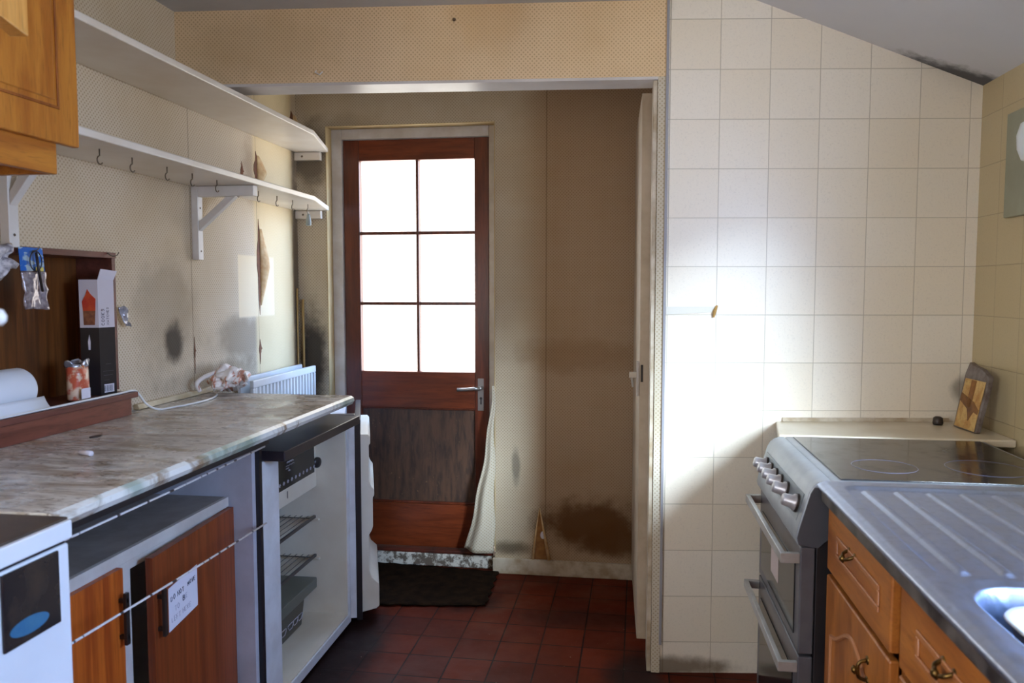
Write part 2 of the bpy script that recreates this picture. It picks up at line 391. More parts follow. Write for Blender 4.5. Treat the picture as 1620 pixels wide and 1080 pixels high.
M_SILVER = plain('cooker_silver', (150, 154, 160), 0.38, 0.35, c2=(128, 134, 142), scale=10)
M_HANDLE = plain('handle_metal', (188, 190, 192), 0.3, 0.6, c2=(160, 160, 162), scale=14)
M_KNOB = plain('knob_silver', (172, 170, 174), 0.35, 0.4, c2=(150, 146, 150), scale=20)
M_COOKGREY = plain('cooker_door_grey', (98, 98, 104), 0.3, 0.3, c2=(80, 80, 88), scale=8)
def hobmat():
    M = NM('ceramic_hob', 0.07, spec=0.75); c = M.mix(M.rng(M.noise(60, 5, 0.8), 0.60, 0.76, 0, 0.4), lin((26, 24, 26)), lin((96, 90, 92)))
    M.col(c); M.rough(M.rng(M.noise(12, 5, 0.7), 0.3, 0.8, 0.05, 0.30)); return M.m
M_HOB = hobmat()
M_RING = plain('hob_ring', (84, 84, 104), 0.4)
M_BRASS = plain('antique_brass', (120, 92, 46), 0.35, 0.9, c2=(60, 44, 24), scale=60)
M_DMETAL = plain('dark_handle', (58, 50, 46), 0.4, 0.5)
M_HOOK = plain('dull_hook_metal', (110, 98, 84), 0.4, 0.7)
M_PAPER = plain('paper', (220, 216, 224), 0.7)
M_INK = plain('ink', (28, 26, 52), 0.6)
M_INKF = plain('faint_ink', (98, 90, 120), 0.6)
M_GREYINK = plain('dust_grey', (150, 146, 144), 0.9)
M_PTEXT = plain('pale_print', (176, 172, 180), 0.5)
M_KRED = plain('print_red', (176, 40, 34), 0.5, c2=(200, 80, 40), scale=40)
M_ROLL = plain('kitchen_roll', (222, 228, 236), 0.8, bump=0.2, bscale=120)
M_WPLASTIC = plain('white_plastic', (226, 226, 222), 0.35)
M_RAD = plain('radiator_enamel', (206, 206, 202), 0.35, c2=(192, 192, 190), scale=4)
def bagmat():
    M = NM('carrier_bag', 0.35); v = M.map(scale=(9, 2, 2))
    a = M.noise(9, 3, 0.5, v)
    c = M.mix(M.rng(a, 0.52, 0.6), lin((226, 218, 210)), lin((188, 130, 104))); M.col(c); M.bump(M.noise(26, 4), 0.5, 0.006)
    return M.m
M_BAG = bagmat()
M_MAT = plain('coir_mat', (44, 32, 22), 0.98, spec=0.02, c2=(26, 20, 16), scale=18, bump=0.8, bscale=220)
def stepmat():
    M = NM('flaking_step_paint', 0.7); c = M.mix(M.rng(M.noise(18, 6, 0.75), 0.45, 0.55), lin((206, 204, 196)), lin((96, 86, 76)))
    c = M.mix(M.math('MULTIPLY', ball(M, (-0.95, 3.5, 0.03), (0.16, 0.3, 0.05), 0.8, 26), 0.9), c, lin((58, 132, 112)))
    c = M.mix(M.rng(M.noise(55, 4, 0.7), 0.62, 0.66), c, lin((60, 50, 44))); M.col(c); M.bump(M.noise(30, 5), 0.5, 0.004); return M.m
M_STEP = stepmat()
M_TREAD = plain('tread_red', (104, 42, 26), 0.45, c2=(46, 26, 22), scale=10, amt=0.5)
M_LAMPBOARD = plain('lamp_board', (150, 150, 128), 0.6, c2=(136, 134, 112), scale=6)
M_SHADE = plain('opal_shade', (214, 220, 222), 0.3)
M_WIREW = NM('curtain_wire', 0.45)
_w = M_WIREW; _c = _w.math('MULTIPLY', _w.rng(_w.noise(34, 2, 0.4, _w.map(scale=(0.01, 1, 0.01))), 0.57, 0.60), 1.0)
_w.col(_w.mix(_c, lin((214, 208, 204)), lin((58, 46, 44)))); M_WIREW = _w.m
M_TRUNK = plain('trunking_cream', (206, 192, 160), 0.5, c2=(180, 160, 122), scale=12)
def clearmat(name, tint, rough=0.0, fac=0.12):
    M = NM(name); t = M.t; t.nodes.remove(M.b)
    tr = t.nodes.new('ShaderNodeBsdfTransparent'); tr.inputs[0].default_value = tint
    gl = t.nodes.new('ShaderNodeBsdfGlossy'); gl.inputs['Roughness'].default_value = rough
    fr = t.nodes.new('ShaderNodeLayerWeight'); mx = t.nodes.new('ShaderNodeMixShader')
    ad = M.math('ADD', M.math('MULTIPLY', M.math('POWER', fr.outputs['Facing'], 5.0), 0.9), fac + 0.03)
    M.L(ad, mx.inputs[0]); M.L(tr.outputs[0], mx.inputs[1]); M.L(gl.outputs[0], mx.inputs[2])
    M.L(mx.outputs[0], t.nodes['Material Output'].inputs[0]); return M.m
M_GLASS = clearmat('window_glass', (0.94, 0.95, 0.95, 1), 0.02, 0.0)
M_CELLO = clearmat('cellophane', (0.85, 0.86, 0.9, 1), 0.15, 0.35)

# ------------------------------------------------------------------ the setting
def ty(x): return 2.61 + (x - 0.10) * (0.13 / 1.03)      # front plane of the tiled wall
def hy(x): return 2.49 + (x + 1.5) * (0.12 / 1.6)         # front plane of the papered wall over the opening
struct('floor', MB().box(-1.62, 1.3, -1.6, 3.75, -0.1, 0), M_FLOOR)
HY0, HY1, HZ0, HZ1 = 1.05, 2.125, 0.90, 1.405             # recess in the left wall
struct('wall_left', MB().box(-1.62, -1.5, -1.6, VY0, 0, 2.6).box(-1.62, -1.5, VY0, VY1, 0, VZ0).box(-1.62, -1.5, VY0, VY1, VZ1, 2.6).box(-1.62, -1.5, VY1, HY0, 0, 2.6).box(-1.62, -1.5, HY0, HY1, 0, HZ0).box(-1.62, -1.5, HY0, HY1, HZ1, 2.6).box(-1.62, -1.5, HY1, 3.8, 0, 2.6), M_LEFT)
struct('wall_right', MB().box(1.13, 1.27, -1.6, WY0, 0, 2.1).box(1.13, 1.27, WY0, WY1, 0, WZ0).box(1.13, 1.27, WY0, WY1, WZ1, 2.1).box(1.13, 1.27, WY1, 2.86, 0, 2.1), M_TILE_R)
m = MB()
m.prism([(0.130, ty(0.13)), (1.13, ty(1.13)), (1.13, ty(1.13) + 0.11), (0.130, ty(0.13) + 0.11)], 'z', 0, 2.6)
struct('wall_tiled', m, M_TILE)
m = MB()
m.prism([(-1.5, hy(-1.5)), (0.10, hy(0.10)), (0.10, hy(0.10) + 0.11), (-1.5, hy(-1.5) + 0.11)], 'z', 1.981, 2.6)
m.prism([(0.10, hy(0.10)), (0.129, ty(0.129) - 0.004), (0.129, 2.72), (0.10, 2.72)], 'z', 1.981, 2.6)
struct('wall_header', m, M_HEAD)
struct('trim_6', MB().prism([(0.10, hy(0.10)), (0.129, ty(0.129) - 0.004), (0.129, 2.72), (0.10, 2.72)], 'z', 0, 1.981), M_FLAP)
struct('wall_back', MB().box(-1.62, 1.27, -1.7, -1.6, 0, 2.7), M_HEAD)
w2 = thing('fill_window', 'added white framed window in the left wall behind the camera for fill light', 'window', (-1.56, (VY0 + VY1) / 2, VZ0)); w2['kind'] = 'structure'  # unseen, put in to brighten the tiles, header and ceiling
m = MB().box(-1.60, -1.56, VY0, VY1, VZ0, VZ0 + 0.045).box(-1.60, -1.56, VY0, VY1, VZ1 - 0.045, VZ1)
for y in (VY0, (VY0 + VY1) / 2, VY1 - 0.045): m.box(-1.60, -1.56, y, y + 0.045, VZ0, VZ1)
build('window_frame', m, M_WHITE, w2)
m = MB()   # rear wall of the lobby around the door opening
m.box(-1.5, -1.357, 3.457, 3.60, 0, 2.4).box(-1.357, -0.575, 3.457, 3.60, 2.035, 2.4).box(-0.575, 0.25, 3.457, 3.60, 0, 2.4)
struct('wall_rear', m, M_REAR)
struct('wall_lobby', MB().box(0.125, 0.25, 2.725, 3.457, 0, 2.4), M_REAR)
# ceilings
struct('ceiling', MB().hexa([(-1.5, -1.6, 2.222), (0.40, -1.6, 2.222), (0.40, 2.9, 2.222), (-1.5, 2.9, 2.222),
                             (-1.5, -1.6, 2.34), (0.40, -1.6, 2.34), (0.40, 2.9, 2.34), (-1.5, 2.9, 2.34)]), M_CEIL)
struct('ceiling_sloped', MB().hexa([(0.40, -1.6, 2.2215), (1.27, -1.6, 1.895), (1.27, 2.9, 1.895), (0.40, 2.9, 2.2215),
                                    (0.40, -1.6, 2.34), (1.27, -1.6, 2.01), (1.27, 2.9, 2.01), (0.40, 2.9, 2.34)]), M_CEIL2)
struct('ceiling_lobby', MB().box(-1.5, 0.25, 2.5, 3.6, 2.36, 2.45), M_CEIL)
# painted soffit board of the opening, jamb lining, corner strips
m = MB(); m.prism([(-1.5, hy(-1.5) - 0.001), (0.10, hy(0.10) - 0.001), (0.10, hy(0.10) + 0.112), (-1.5, hy(-1.5) + 0.112)], 'z', 1.972, 1.981)
struct('trim_1', m, plain('soffit_gloss', (206, 202, 200), 0.34, spec=0.3, c2=(186, 180, 176), scale=5, bump=0.15, bscale=14))
struct('trim_2', MB().box(0.0855, 0.0995, 2.615, 2.735, 0.0, 1.971), M_DIRTYWHITE, bevel=0.002)
struct('trim_3', MB().box(0.1255, 0.1335, 2.6035, 2.6115, 0.1, 2.22), plain('edge_strip', (150, 150, 156), 0.4))
struct('baseboard_rear', MB().box(-0.586, 0.05, 3.443, 3.4565, 0, 0.072), M_DIRTYWHITE, bevel=0.004)
struct('baseboard_left', MB().box(-1.5, -1.357, 3.443, 3.4565, 0, 0.09), M_DIRTYWHITE)
# door recess: reveals, step, white frame
m = MB().box(-1.357, -1.354, 3.452, 3.52, 0.1, 2.035).box(-1.357, -0.575, 3.452, 3.52, 2.032, 2.0348).box(-0.578, -0.5752, 3.452, 3.6, 0.1, 2.035)
struct('trim_4', m, M_REVEAL)
m = MB().box(-1.354, -1.304, 3.515, 3.60, 0.0, 2.032).box(-0.612, -0.578, 3.515, 3.60, 0.1, 2.032).box(-1.304, -0.612, 3.515, 3.60, 1.985, 2.032)
struct('trim_5', m, plain('frame_white', (206, 202, 196), 0.4, c2=(180, 170, 156), scale=8), bevel=0.003)
m = MB().box(-1.354, -0.589, 3.490, 3.60, 0.0, 0.062)
st = tag(build('door_step', m, M_STEP, bevel=0.008), 'flaking white and green painted step below the wooden back door', 'step')
build('tread', MB().box(-1.352, -0.592, 3.492, 3.60, 0.062, 0.078), M_TREAD, st, bevel=0.004)

# back door
DY0, DY1 = 3.528, 3.568
d = thing('door_1', 'reddish wooden back door with six glass panes and worn lower panel', 'door', (-0.955, 3.55, 0.08))
d['kind'] = 'structure'
px = [-1.302, -1.228, -1.222, -0.945]  # reference only
xl, xr = -1.302, -0.614
gl, gm0, gm1, gr = -1.226, -0.957, -0.944, -0.682
rows = [(1.563, 1.888), (1.237, 1.548), (0.912, 1.222)]
m = MB().box(xl, gl, DY0, DY1, 0.08, 1.983).box(gr, xr, DY0, DY1, 0.08, 1.983)
build('stile', m, M_DOOR, d, bevel=0.003)
m = MB().box(gl, gr, DY0, DY1, 1.888, 1.983).box(gl, gr, DY0, DY1, 0.742, 0.912).box(gl, gr, DY0, DY1, 0.08, 0.285)
build('rail', m, M_DOORH, d, bevel=0.003)
m = MB().box(gm0, gm1, DY0 + 0.002, DY1, 0.912, 1.888)
for a, b in ((1.548, 1.563), (1.222, 1.237)): m.box(gl, gm0, DY0 + 0.003, DY1, a, b).box(gm1, gr, DY0 + 0.003, DY1, a, b)
build('glazing_bars', m, M_DOOR, d, bevel=0.003)
build('lower_panel', MB().box(gl, gr, DY0 + 0.016, DY1 - 0.01, 0.285, 0.742), M_PANEL, d)
m = MB().box(gl, gr, DY0 + 0.006, DY0 + 0.018, 0.285, 0.297).box(gl, gr, DY0 + 0.006, DY0 + 0.018, 0.733, 0.742)
build('moulding', m, M_DOOR, d, bevel=0.003)
for (a, b) in rows:
    for (x0, x1) in ((gl, gm0), (gm1, gr)):
        g_ = build('glass_pane', MB().box(x0, x1, 3.550, 3.554, a, b), M_GLASS, d)
        if a > 1.5 and x0 > -1: pane = g_
# finger-drawn scrawl in the dust of the upper right pane
S = 1 / 1080 * 60 * (3.549 / F)   # zoomed pixel to metres
def gp(u, v): return (-0.915 + (u - 300) * S, 3.5492, 1.685 - (v - 480) * S)
m = MB()
for st_ in ([(300, 700), (295, 520), (300, 410), (360, 390), (490, 255)], [(310, 590), (370, 585), (420, 540)],
            [(480, 490), (465, 560), (480, 640), (530, 665), (575, 600)], [(480, 490), (620, 400), (660, 320)],
            [(610, 660), (640, 540), (740, 470), (825, 385)], [(700, 540), (640, 600), (700, 690), (760, 620)], [(560, 790), (640, 840), (730, 815)]):
    m.tube([gp(*q) for q in st_], 0.0011, 5)
build('scrawl', m, M_GREYINK, d)['label'] = 'faint scrawl drawn in the dust of the pane'
h = build('lock_plate', MB().box(-0.668, -0.640, DY0 - 0.003, DY0, 0.735, 0.885), plain('aluminium', (150, 148, 146), 0.35, 0.8), d, bevel=0.001)
m = MB().lathe([(0.010, 0), (0.010, 0.035)], (-0.652, DY0 - 0.002, 0.842), (0, -1, 0), 14)
m.tube([(-0.652, DY0 - 0.036, 0.842), (-0.68, DY0 - 0.040, 0.842), (-0.72, DY0 - 0.042, 0.838), (-0.757, DY0 - 0.040, 0.836)], 0.008, 10, radii=[0.0085, 0.008, 0.0075, 0.009])
build('lever_handle', m, plain('aluminium_lever', (170, 168, 166), 0.3, 0.8), d, smooth=True)
m = MB().box(-0.656, -0.650, DY0 - 0.0042, DY0 - 0.003, 0.765, 0.792).lathe([(0.006, 0), (0.006, 0.0012)], (-0.653, DY0 - 0.003, 0.793), (0, -1, 0), 12)
build('keyhole', m, M_BLACK, d)

# open white door at the right of the opening, seen edge on
d2 = thing('door_2', 'white painted door standing open edge-on at the right of the opening', 'door', (0.07, 3.05, 0.0)); d2['kind'] = 'structure'
XA, XB = 0.041, 0.081
build('door_leaf', MB().hexa([(XA + 0.012, 2.74, 0.055), (XB + 0.012, 2.74, 0.055), (XB, 3.435, 0.055), (XA, 3.435, 0.055),
                              (XA + 0.012, 2.74, 1.962), (XB + 0.012, 2.74, 1.962), (XB, 3.435, 1.962), (XA, 3.435, 1.962)]), M_DOORWHITE, d2, bevel=0.002)
build('strike_plate', MB().box(0.058, 0.066, 2.7375, 2.7405, 0.975, 1.035), M_BLACK, d2)
build('latch_plate', MB().box(0.044, 0.0535, 2.736, 2.775, 0.925, 1.045), plain('latch_grey', (176, 172, 168), 0.4, 0.4), d2, bevel=0.0015)
m = MB().box(0.018, 0.045, 2.748, 2.762, 0.988, 1.008).tube([(0.026, 2.755, 0.99), (0.032, 2.758, 0.955)], 0.004, 8)
build('door_handle', m, plain('handle_pale', (190, 186, 176), 0.3, 0.3), d2, bevel=0.0015)

# window over the sink (right wall, beside the camera)
wn = thing('window_1', 'white framed window in the right wall over the sink', 'window', (1.2, (WY0 + WY1) / 2, WZ0)); wn['kind'] = 'structure'
m = MB()
for y in (WY0, WY1 - 0.045): m.box(1.19, 1.235, y, y + 0.045, WZ0, WZ1)
m.box(1.19, 1.235, WY0, WY1, WZ0, WZ0 + 0.045).box(1.19, 1.235, WY0, WY1, WZ1 - 0.045, WZ1)
build('window_frame', m, M_WHITE, wn)
build('window_pane', MB().box(1.21, 1.214, WY0 + 0.045, WY1 - 0.045, WZ0 + 0.045, WZ1 - 0.045), M_GLASS, wn)
build('window_sill', MB().box(1.10, 1.19, WY0, WY1, WZ0 - 0.02, WZ0), M_WHITE, wn)

# ------------------------------------------------------------------ peeling paper
def flap(u, v):     # u across, v down: length hanging free at the right of the back door
    z = 0.86 - 0.765 * v
    w_ = 0.012 + 0.125 * v ** 1.5
    x = -0.577 - w_ * (1 - u) + 0.004 * math.sin(v * 17)
    y = 3.449 - 0.05 * (v ** 1.6) * math.sin(min(1, (1 - u) * 1.15) * math.pi * 0.9) - 0.008 * math.sin(u * 9 + v * 5) * v
    return (x, y, z + 0.02 * (1 - u) * v)
tag(build('peeling_wallpaper', MB().sheet(flap, 14, 40), M_FLAP, smooth=True), 'long length of dotted wallpaper curling off the wall beside the back door', 'wallpaper')
t = thing('torn_wallpaper', 'pointed brown tear in the wallpaper above the white skirting', 'wallpaper', (-0.36, 3.455, 0.075))
def tri(p, y0, y1): return MB().prism(p, 'y', y0, y1)
build('bare_patch', tri([(-0.405, 0.073), (-0.322, 0.073), (-0.335, 0.15), (-0.372, 0.31), (-0.39, 0.20)], 3.4545, 3.4567), M_BARE, t)
build('paper_curl', MB().tube([(-0.371, 3.449, 0.31), (-0.350, 3.444, 0.20), (-0.327, 3.440, 0.076)], 0.006, 8, radii=[0.001, 0.005, 0.008]), M_TORN, t, smooth=True)
build('paper_curl', MB().tube([(-0.374, 3.449, 0.30), (-0.389, 3.444, 0.19), (-0.400, 3.440, 0.076)], 0.006, 8, radii=[0.001, 0.004, 0.006]), M_TORN, t, smooth=True)
build('plaster_spot', MB().lathe([(0.012, 0), (0.011, 0.002)], (-0.356, 3.4535, 0.185), (0, -1, 0), 16, (1, 1.5)), M_PAPER, t)
def tearL(y, z0, z1, w_, label, curl=1):
    t = thing('torn_wallpaper', label, 'wallpaper', (-1.499, y, z0))
    build('bare_patch', MB().prism([(y + w_ * a_, z0 + (z1 - z0) * b_) for a_, b_ in ((0.02, 0), (0.10, 0.2), (0.13, 0.42), (0.24, 0.50), (0.22, 0.56), (0.42, 0.62), (0.28, 0.68), (0.20, 0.80), (0.03, 1.0), (-0.02, 0.78), (-0.14, 0.66), (-0.16, 0.52), (-0.06, 0.40), (-0.05, 0.18))], 'x', -1.501, -1.4985), plain('tear_brown', (120, 72, 38), 0.85, c2=(82, 48, 26), scale=30), t)
    if curl:
        build('paper_curl', MB().sheet(lambda u, v: (-1.497 + 0.022 * math.sin(u * 2.2) * (1 - abs(2 * v - 1)), y + w_ * 0.1 + u * w_ * 0.55 * (1 - abs(1.6 * v - 0.9) ** 1.2), z0 + (z1 - z0) * (0.1 + 0.8 * v)), 6, 10), M_TORN, t, smooth=True)
tearL(3.06, 1.19, 1.585, 0.10, 'long tear in the left wallpaper below the hook shelf over the pale patch')
tearL(3.05, 1.69, 1.86, 0.10, 'ragged tear in the left wallpaper between the two white shelves')
tearL(2.93, 1.70, 1.80, 0.05, 'small slanting tear in the left wallpaper just above the hook shelf', 0)
tearL(2.557, 1.00, 1.13, 0.018, 'narrow slit in the left wallpaper low beside the mould stain', 0)
tearL(3.055, 0.985, 1.09, 0.05, 'dark tear in the left wallpaper just above the radiator', 0)
tearL(3.40, 1.955, 2.10, 0.22, 'dark torn patch of wallpaper in the lobby corner above the shelves')
tag(build('fabric_strip', MB().hexa([(0.135, ty(0.135) - 0.004, 1.214), (0.292, ty(0.292) - 0.005, 1.222), (0.292, ty(0.292) - 0.0005, 1.222), (0.135, ty(0.135) - 0.0005, 1.214),
    (0.135, ty(0.135) - 0.004, 1.240), (0.296, ty(0.296) - 0.005, 1.241), (0.296, ty(0.296) - 0.0005, 1.241), (0.135, ty(0.135) - 0.0005, 1.240)]), plain('tape_white', (214, 210, 198), 0.6)), 'strip of old masking tape stuck across the tiled wall by the opening', 'tape')
tag(build('tape_remnant', MB().tube([(0.289, ty(0.29) - 0.008, 1.205), (0.292, ty(0.29) - 0.010, 1.225), (0.300, ty(0.3) - 0.008, 1.244)], 0.005, 8, radii=[0.003, 0.006, 0.003]), plain('tape_brown', (170, 132, 70), 0.6)), 'brown curled tape scrap at the right end of the masking tape', 'tape')
# laths / pipes in the lobby corner
for i, (x, y, z0, z1, r, lb) in enumerate(((-1.472, 3.44, 0.95, 1.25, 0.0055, 'thin yellowed pipe in the lobby corner, nearer the back door'), (-1.4935, 3.425, 0.80, 1.30, 0.0045, 'thin dark pipe in the lobby corner against the left wall'))):
    tag(build('wall_pipe', MB().tube([(x, y, z0 - 0.3), (x, y, z1)], r, 8), plain('pipe_%d' % i, (176, 146, 92), 0.5), smooth=True), lb, 'pipe')

# ------------------------------------------------------------------ shelves
def clipshelf(name, z0, z1, label, ynear):
    poly = [(-1.499, ynear), (-1.25, ynear), (-1.25, 3.06), (-1.345, 3.452), (-1.499, 3.452)]
    return tag(build(name, MB().prism(poly, 'z', z0, z1), M_SHELF, bevel=0.004), label, 'shelf', 'white wall shelves')
sh_t = clipshelf('wall_shelf', 1.918, 1.938, 'upper long white wall shelf with clipped far corner', 1.10)
sh_b = clipshelf('wall_shelf', 1.655, 1.675, 'lower long white wall shelf carrying the row of cup hooks', 1.10)
for z, lb in ((1.917, 'white batten screwed under the far end of the upper shelf'), (1.654, 'white batten screwed under the far end of the lower hook shelf')):
    b = tag(build('shelf_batten', MB().box(-1.498, -1.375, 3.428, 3.455, z - 0.036, z), M_SHELF, bevel=0.002), lb, 'batten')
    build('screw', MB().lathe([(0.005, 0), (0.004, 0.002)], (-1.46, 3.4275, z - 0.018), (0, -1, 0), 12), M_HOOK, b)
def bracket(y, label, ax=-1.268, bx_=-1.335):
    t = thing('shelf_bracket', label, 'bracket', (-1.499, y, 1.40), 'white wooden shelf brackets')
    a = build('upright', MB().box(-1.499, -1.474, y - 0.012, y + 0.020, 1.40, 1.654), M_WHITE, t, bevel=0.002)
    build('arm', MB().box(-1.474, ax, y - 0.012, y + 0.020, 1.618, 1.654), M_WHITE, t, bevel=0.002)
    build('brace', MB().prism([(-1.474, 1.500), (bx_, 1.618), (bx_ - 0.035, 1.618), (-1.474, 1.532)], 'y', y - 0.008, y + 0.016), M_WHITE, t, bevel=0.002)
    for z in (1.43, 1.58): build('screw', MB().lathe([(0.004, 0), (0.003, 0.002)], (-1.4745, y + 0.004, z), (1, 0, 0), 10), M_HOOK, t)
    return t
bracket(2.57, 'white wooden shelf bracket midway under the hook shelf')
bracket(1.72, 'white wooden shelf bracket at the left edge, below the oak cupboard', -1.37, -1.38)
def hook_mesh(x, y, z, s=1.0):
    pts = [(x, y, z), (x, y, z - 0.014 * s)]
    for k in range(0, 11):
        a = R(100 + k * 23); pts.append((x, y + 0.0085 * s * math.cos(a) * 1.0 + 0.001, z - 0.0225 * s + 0.0085 * s * math.sin(a)))
    return MB().tube(pts, 0.0014 * s, 6)
hy_ = [1.849, 1.983, 2.147, 2.282, 2.43, 2.574, 2.725, 2.878, 3.023, 3.176]
hooks = []
ordn = ['nearest', 'second nearest', 'third nearest', 'fourth nearest', 'fifth nearest', 'sixth nearest', 'seventh nearest', 'eighth nearest', 'ninth', 'farthest']
first = build('cup_hook', hook_mesh(-1.33, hy_[0], 1.6548, 1.25), M_HOOK, smooth=True)
for i, y in enumerate(hy_):
    o = first if i == 0 else first.copy()
    if i: COL.objects.link(o); o.location = Vector(first.location) + Vector((0, y - hy_[0], 0))
    tag(o, 'metal cup hook screwed under the lower white shelf, %s of the row of ten' % ordn[i], 'hook', 'cup hooks under the shelf')
t = thing('light_pull', 'small grey plastic weight hanging from the farthest cup hook', 'cord pull', (-1.33, 3.18, 1.57))
build('weight', MB().lathe([(0.003, 0.05), (0.007, 0.045), (0.011, 0.02), (0.012, 0.004), (0.009, 0)], (-1.33, 3.18, 1.565), n=14), plain('grey_weight', (150, 158, 152), 0.5), t, smooth=True)
build('cord', MB().tube([(-1.33, 3.18, 1.612), (-1.33, 3.178, 1.622)], 0.002, 6), M_WPLASTIC, t)

# ------------------------------------------------------------------ wall cupboards, top left
t = thing('wall_cupboard', 'orange oak wall cupboard with raised-panel door, top left', 'cupboard', (-1.32, 1.2, 1.54))
build('carcass', MB().box(-1.497, -1.172, 0.9, 1.485, 1.553, 2.21), M_OAK, t, bevel=0.002)
build('light_pelmet', MB().box(-1.182, -1.166, 0.9, 1.487, 1.535, 1.60).box(-1.40, -1.182, 1.470, 1.487, 1.535, 1.553), M_OAKH, t, bevel=0.002)
dr = build('door', MB().box(-1.168, -1.150, 0.96, 1.537, 1.597, 2.20), M_OAK, t, bevel=0.004)
def ring(m, x0, x1, a0, a1, b0, b1, w_):
    m.box(x0, x1, a0, a1, b0, b0 + w_).box(x0, x1, a0, a1, b1 - w_, b1).box(x0, x1, a0, a0 + w_, b0 + w_, b1 - w_).box(x0, x1, a1 - w_, a1, b0 + w_, b1 - w_); return m
build('panel_moulding', ring(MB(), -1.152, -1.1475, 1.02, 1.478, 1.665, 2.14, 0.006), M_OAKD, dr, bevel=0.001)
build('raised_panel', MB().prism([(1.036, 1.681), (1.462, 1.681), (1.462, 2.12), (1.036, 2.12)], 'x', -1.151, -1.1455), M_OAK, dr, bevel=0.004)
t = thing('cupboard_door', 'pale oak cupboard door hanging open at the extreme top left corner', 'door', (-0.92, 1.0, 1.73))
build('door_board', MB().hexa([(-0.885, 0.93, 1.7045), (-0.875, 0.93, 1.7045), (-0.955, 1.165, 1.7045), (-0.985, 1.160, 1.7045),
                               (-0.885, 0.93, 2.18), (-0.875, 0.93, 2.18), (-0.955, 1.165, 2.18), (-0.985, 1.160, 2.18)]), wood('pale_oak', (222, 168, 92), (204, 144, 66), (6, 6, 0.7), 4, 0.4), t, bevel=0.002)
build('hinge', MB().box(-1.149, -1.142, 1.22, 1.372, 1.83, 1.895), M_WPLASTIC, t, bevel=0.002)
build('hinge_cup', MB().lathe([(0.014, 0), (0.013, 0.004)], (-1.142, 1.345, 1.865), (1, 0, 0), 16), plain('hinge_steel', (110, 116, 130), 0.3, 0.7), t)
t = thing('cord_pull', 'white round cord pull hanging at the left edge before the brown recess', 'cord pull', (-0.604, 0.68, 1.264))
build('ball', MB().lathe([(0.001, 0.0165), (0.0055, 0.0150), (0.0082, 0.0095), (0.0078, 0.004), (0.004, 0)], (-0.604, 0.68, 1.264), n=24), M_WPLASTIC, t, smooth=True)
build('cord', MB().tube([(-0.604, 0.68, 1.279), (-0.612, 0.68, 1.7), (-0.63, 0.68, 2.2215)], 0.0008, 6), M_WPLASTIC, t)

# ------------------------------------------------------------------ left worktop
LT = 0.925
cx = [(-1.499, LT - 0.038), (-0.985, LT - 0.038), (-0.962, LT - 0.037), (-0.944, LT - 0.030), (-0.936, LT - 0.018), (-0.938, LT - 0.007), (-0.948, LT - 0.001), (-0.962, LT), (-1.499, LT)]
ct = tag(build('worktop', MB().prism(cx, 'y', 1.158, 2.615), M_MARBLE, smooth=False), 'marble-effect laminate worktop with rounded front edge along the left wall', 'worktop')
ct.data.materials.append(M_MEDGE)
for p in ct.data.polygons:
    if abs(p.normal.y) < 0.5 and p.center.x + ct.location.x > -0.98 and p.normal.x > 0.2: p.material_index = 1
M_ = NM('dirty', 0.5)
tag(build('worktop_rail', MB().box(-1.012, -0.987, 1.158, 2.052, 0.864, LT - 0.0385), M_BLACK), 'black rail under the front edge of the marble worktop', 'rail')
# chalk stub, burn mark
tag(build('chalk_stub', MB().tube([(-1.215, 1.588, LT + 0.006), (-1.178, 1.574, LT + 0.006)], 0.006, 10), M_PAPER, smooth=True), 'short white stub lying on the marble worktop', 'chalk')
tag(build('worktop_hole', MB().lathe([(0.017, 0), (0.016, 0.0015)], (-1.325, 1.79, LT), n=18, sc2=(1.2, 0.7)), M_BLACK), 'small black disc lying on the marble worktop near the wooden ledge', 'disc')
# trunking along the back of the worktop
m = MB().hexa([(-1.499, 2.20, LT + 0.001), (-1.478, 2.20, LT + 0.001), (-1.478, 2.79, LT + 0.001), (-1.499, 2.79, LT + 0.001),
               (-1.499, 2.20, LT + 0.018), (-1.484, 2.20, LT + 0.018), (-1.484, 2.79, LT + 0.018), (-1.499, 2.79, LT + 0.018)])
tag(build('cable_trunking', m, M_TRUNK, bevel=0.003), 'cream cable trunking running along the back of the worktop', 'trunking')

# ------------------------------------------------------------------ recess unit in the left wall
t = thing('recessed_unit', 'dark veneered recess set in the left wall with brown ledge in front', 'wall unit', (-1.5, 1.6, LT))
build('back_panel', MB().box(-1.612, -1.606, HY0, HY1, HZ0 + 0.001, HZ1), M_HATCH, t)
build('side_panel', MB().box(-1.606, -1.490, HY1 - 0.016, HY1 - 0.0005, HZ0 + 0.10, HZ1 - 0.001), M_HATCHF, t, bevel=0.001)
build('top_rail', MB().box(-1.606, -1.487, HY0, HY1 - 0.0005, HZ1 - 0.017, HZ1 - 0.0005), M_HATCHF, t, bevel=0.001)
build('ledge_front', MB().box(-1.462, -1.446, 1.05, 2.115, LT + 0.0005, 0.976), M_LEDGE, t, bevel=0.001)
build('ledge_end', MB().box(-1.606, -1.462, 2.085, 2.115, LT + 0.0005, 0.976), M_LEDGE, t, bevel=0.001)
build('ledge_shelf', MB().box(-1.600, -1.436, 1.05, 2.135, 0.976, 0.993), M_HATCHF, t, bevel=0.002)
LZ = 0.9935
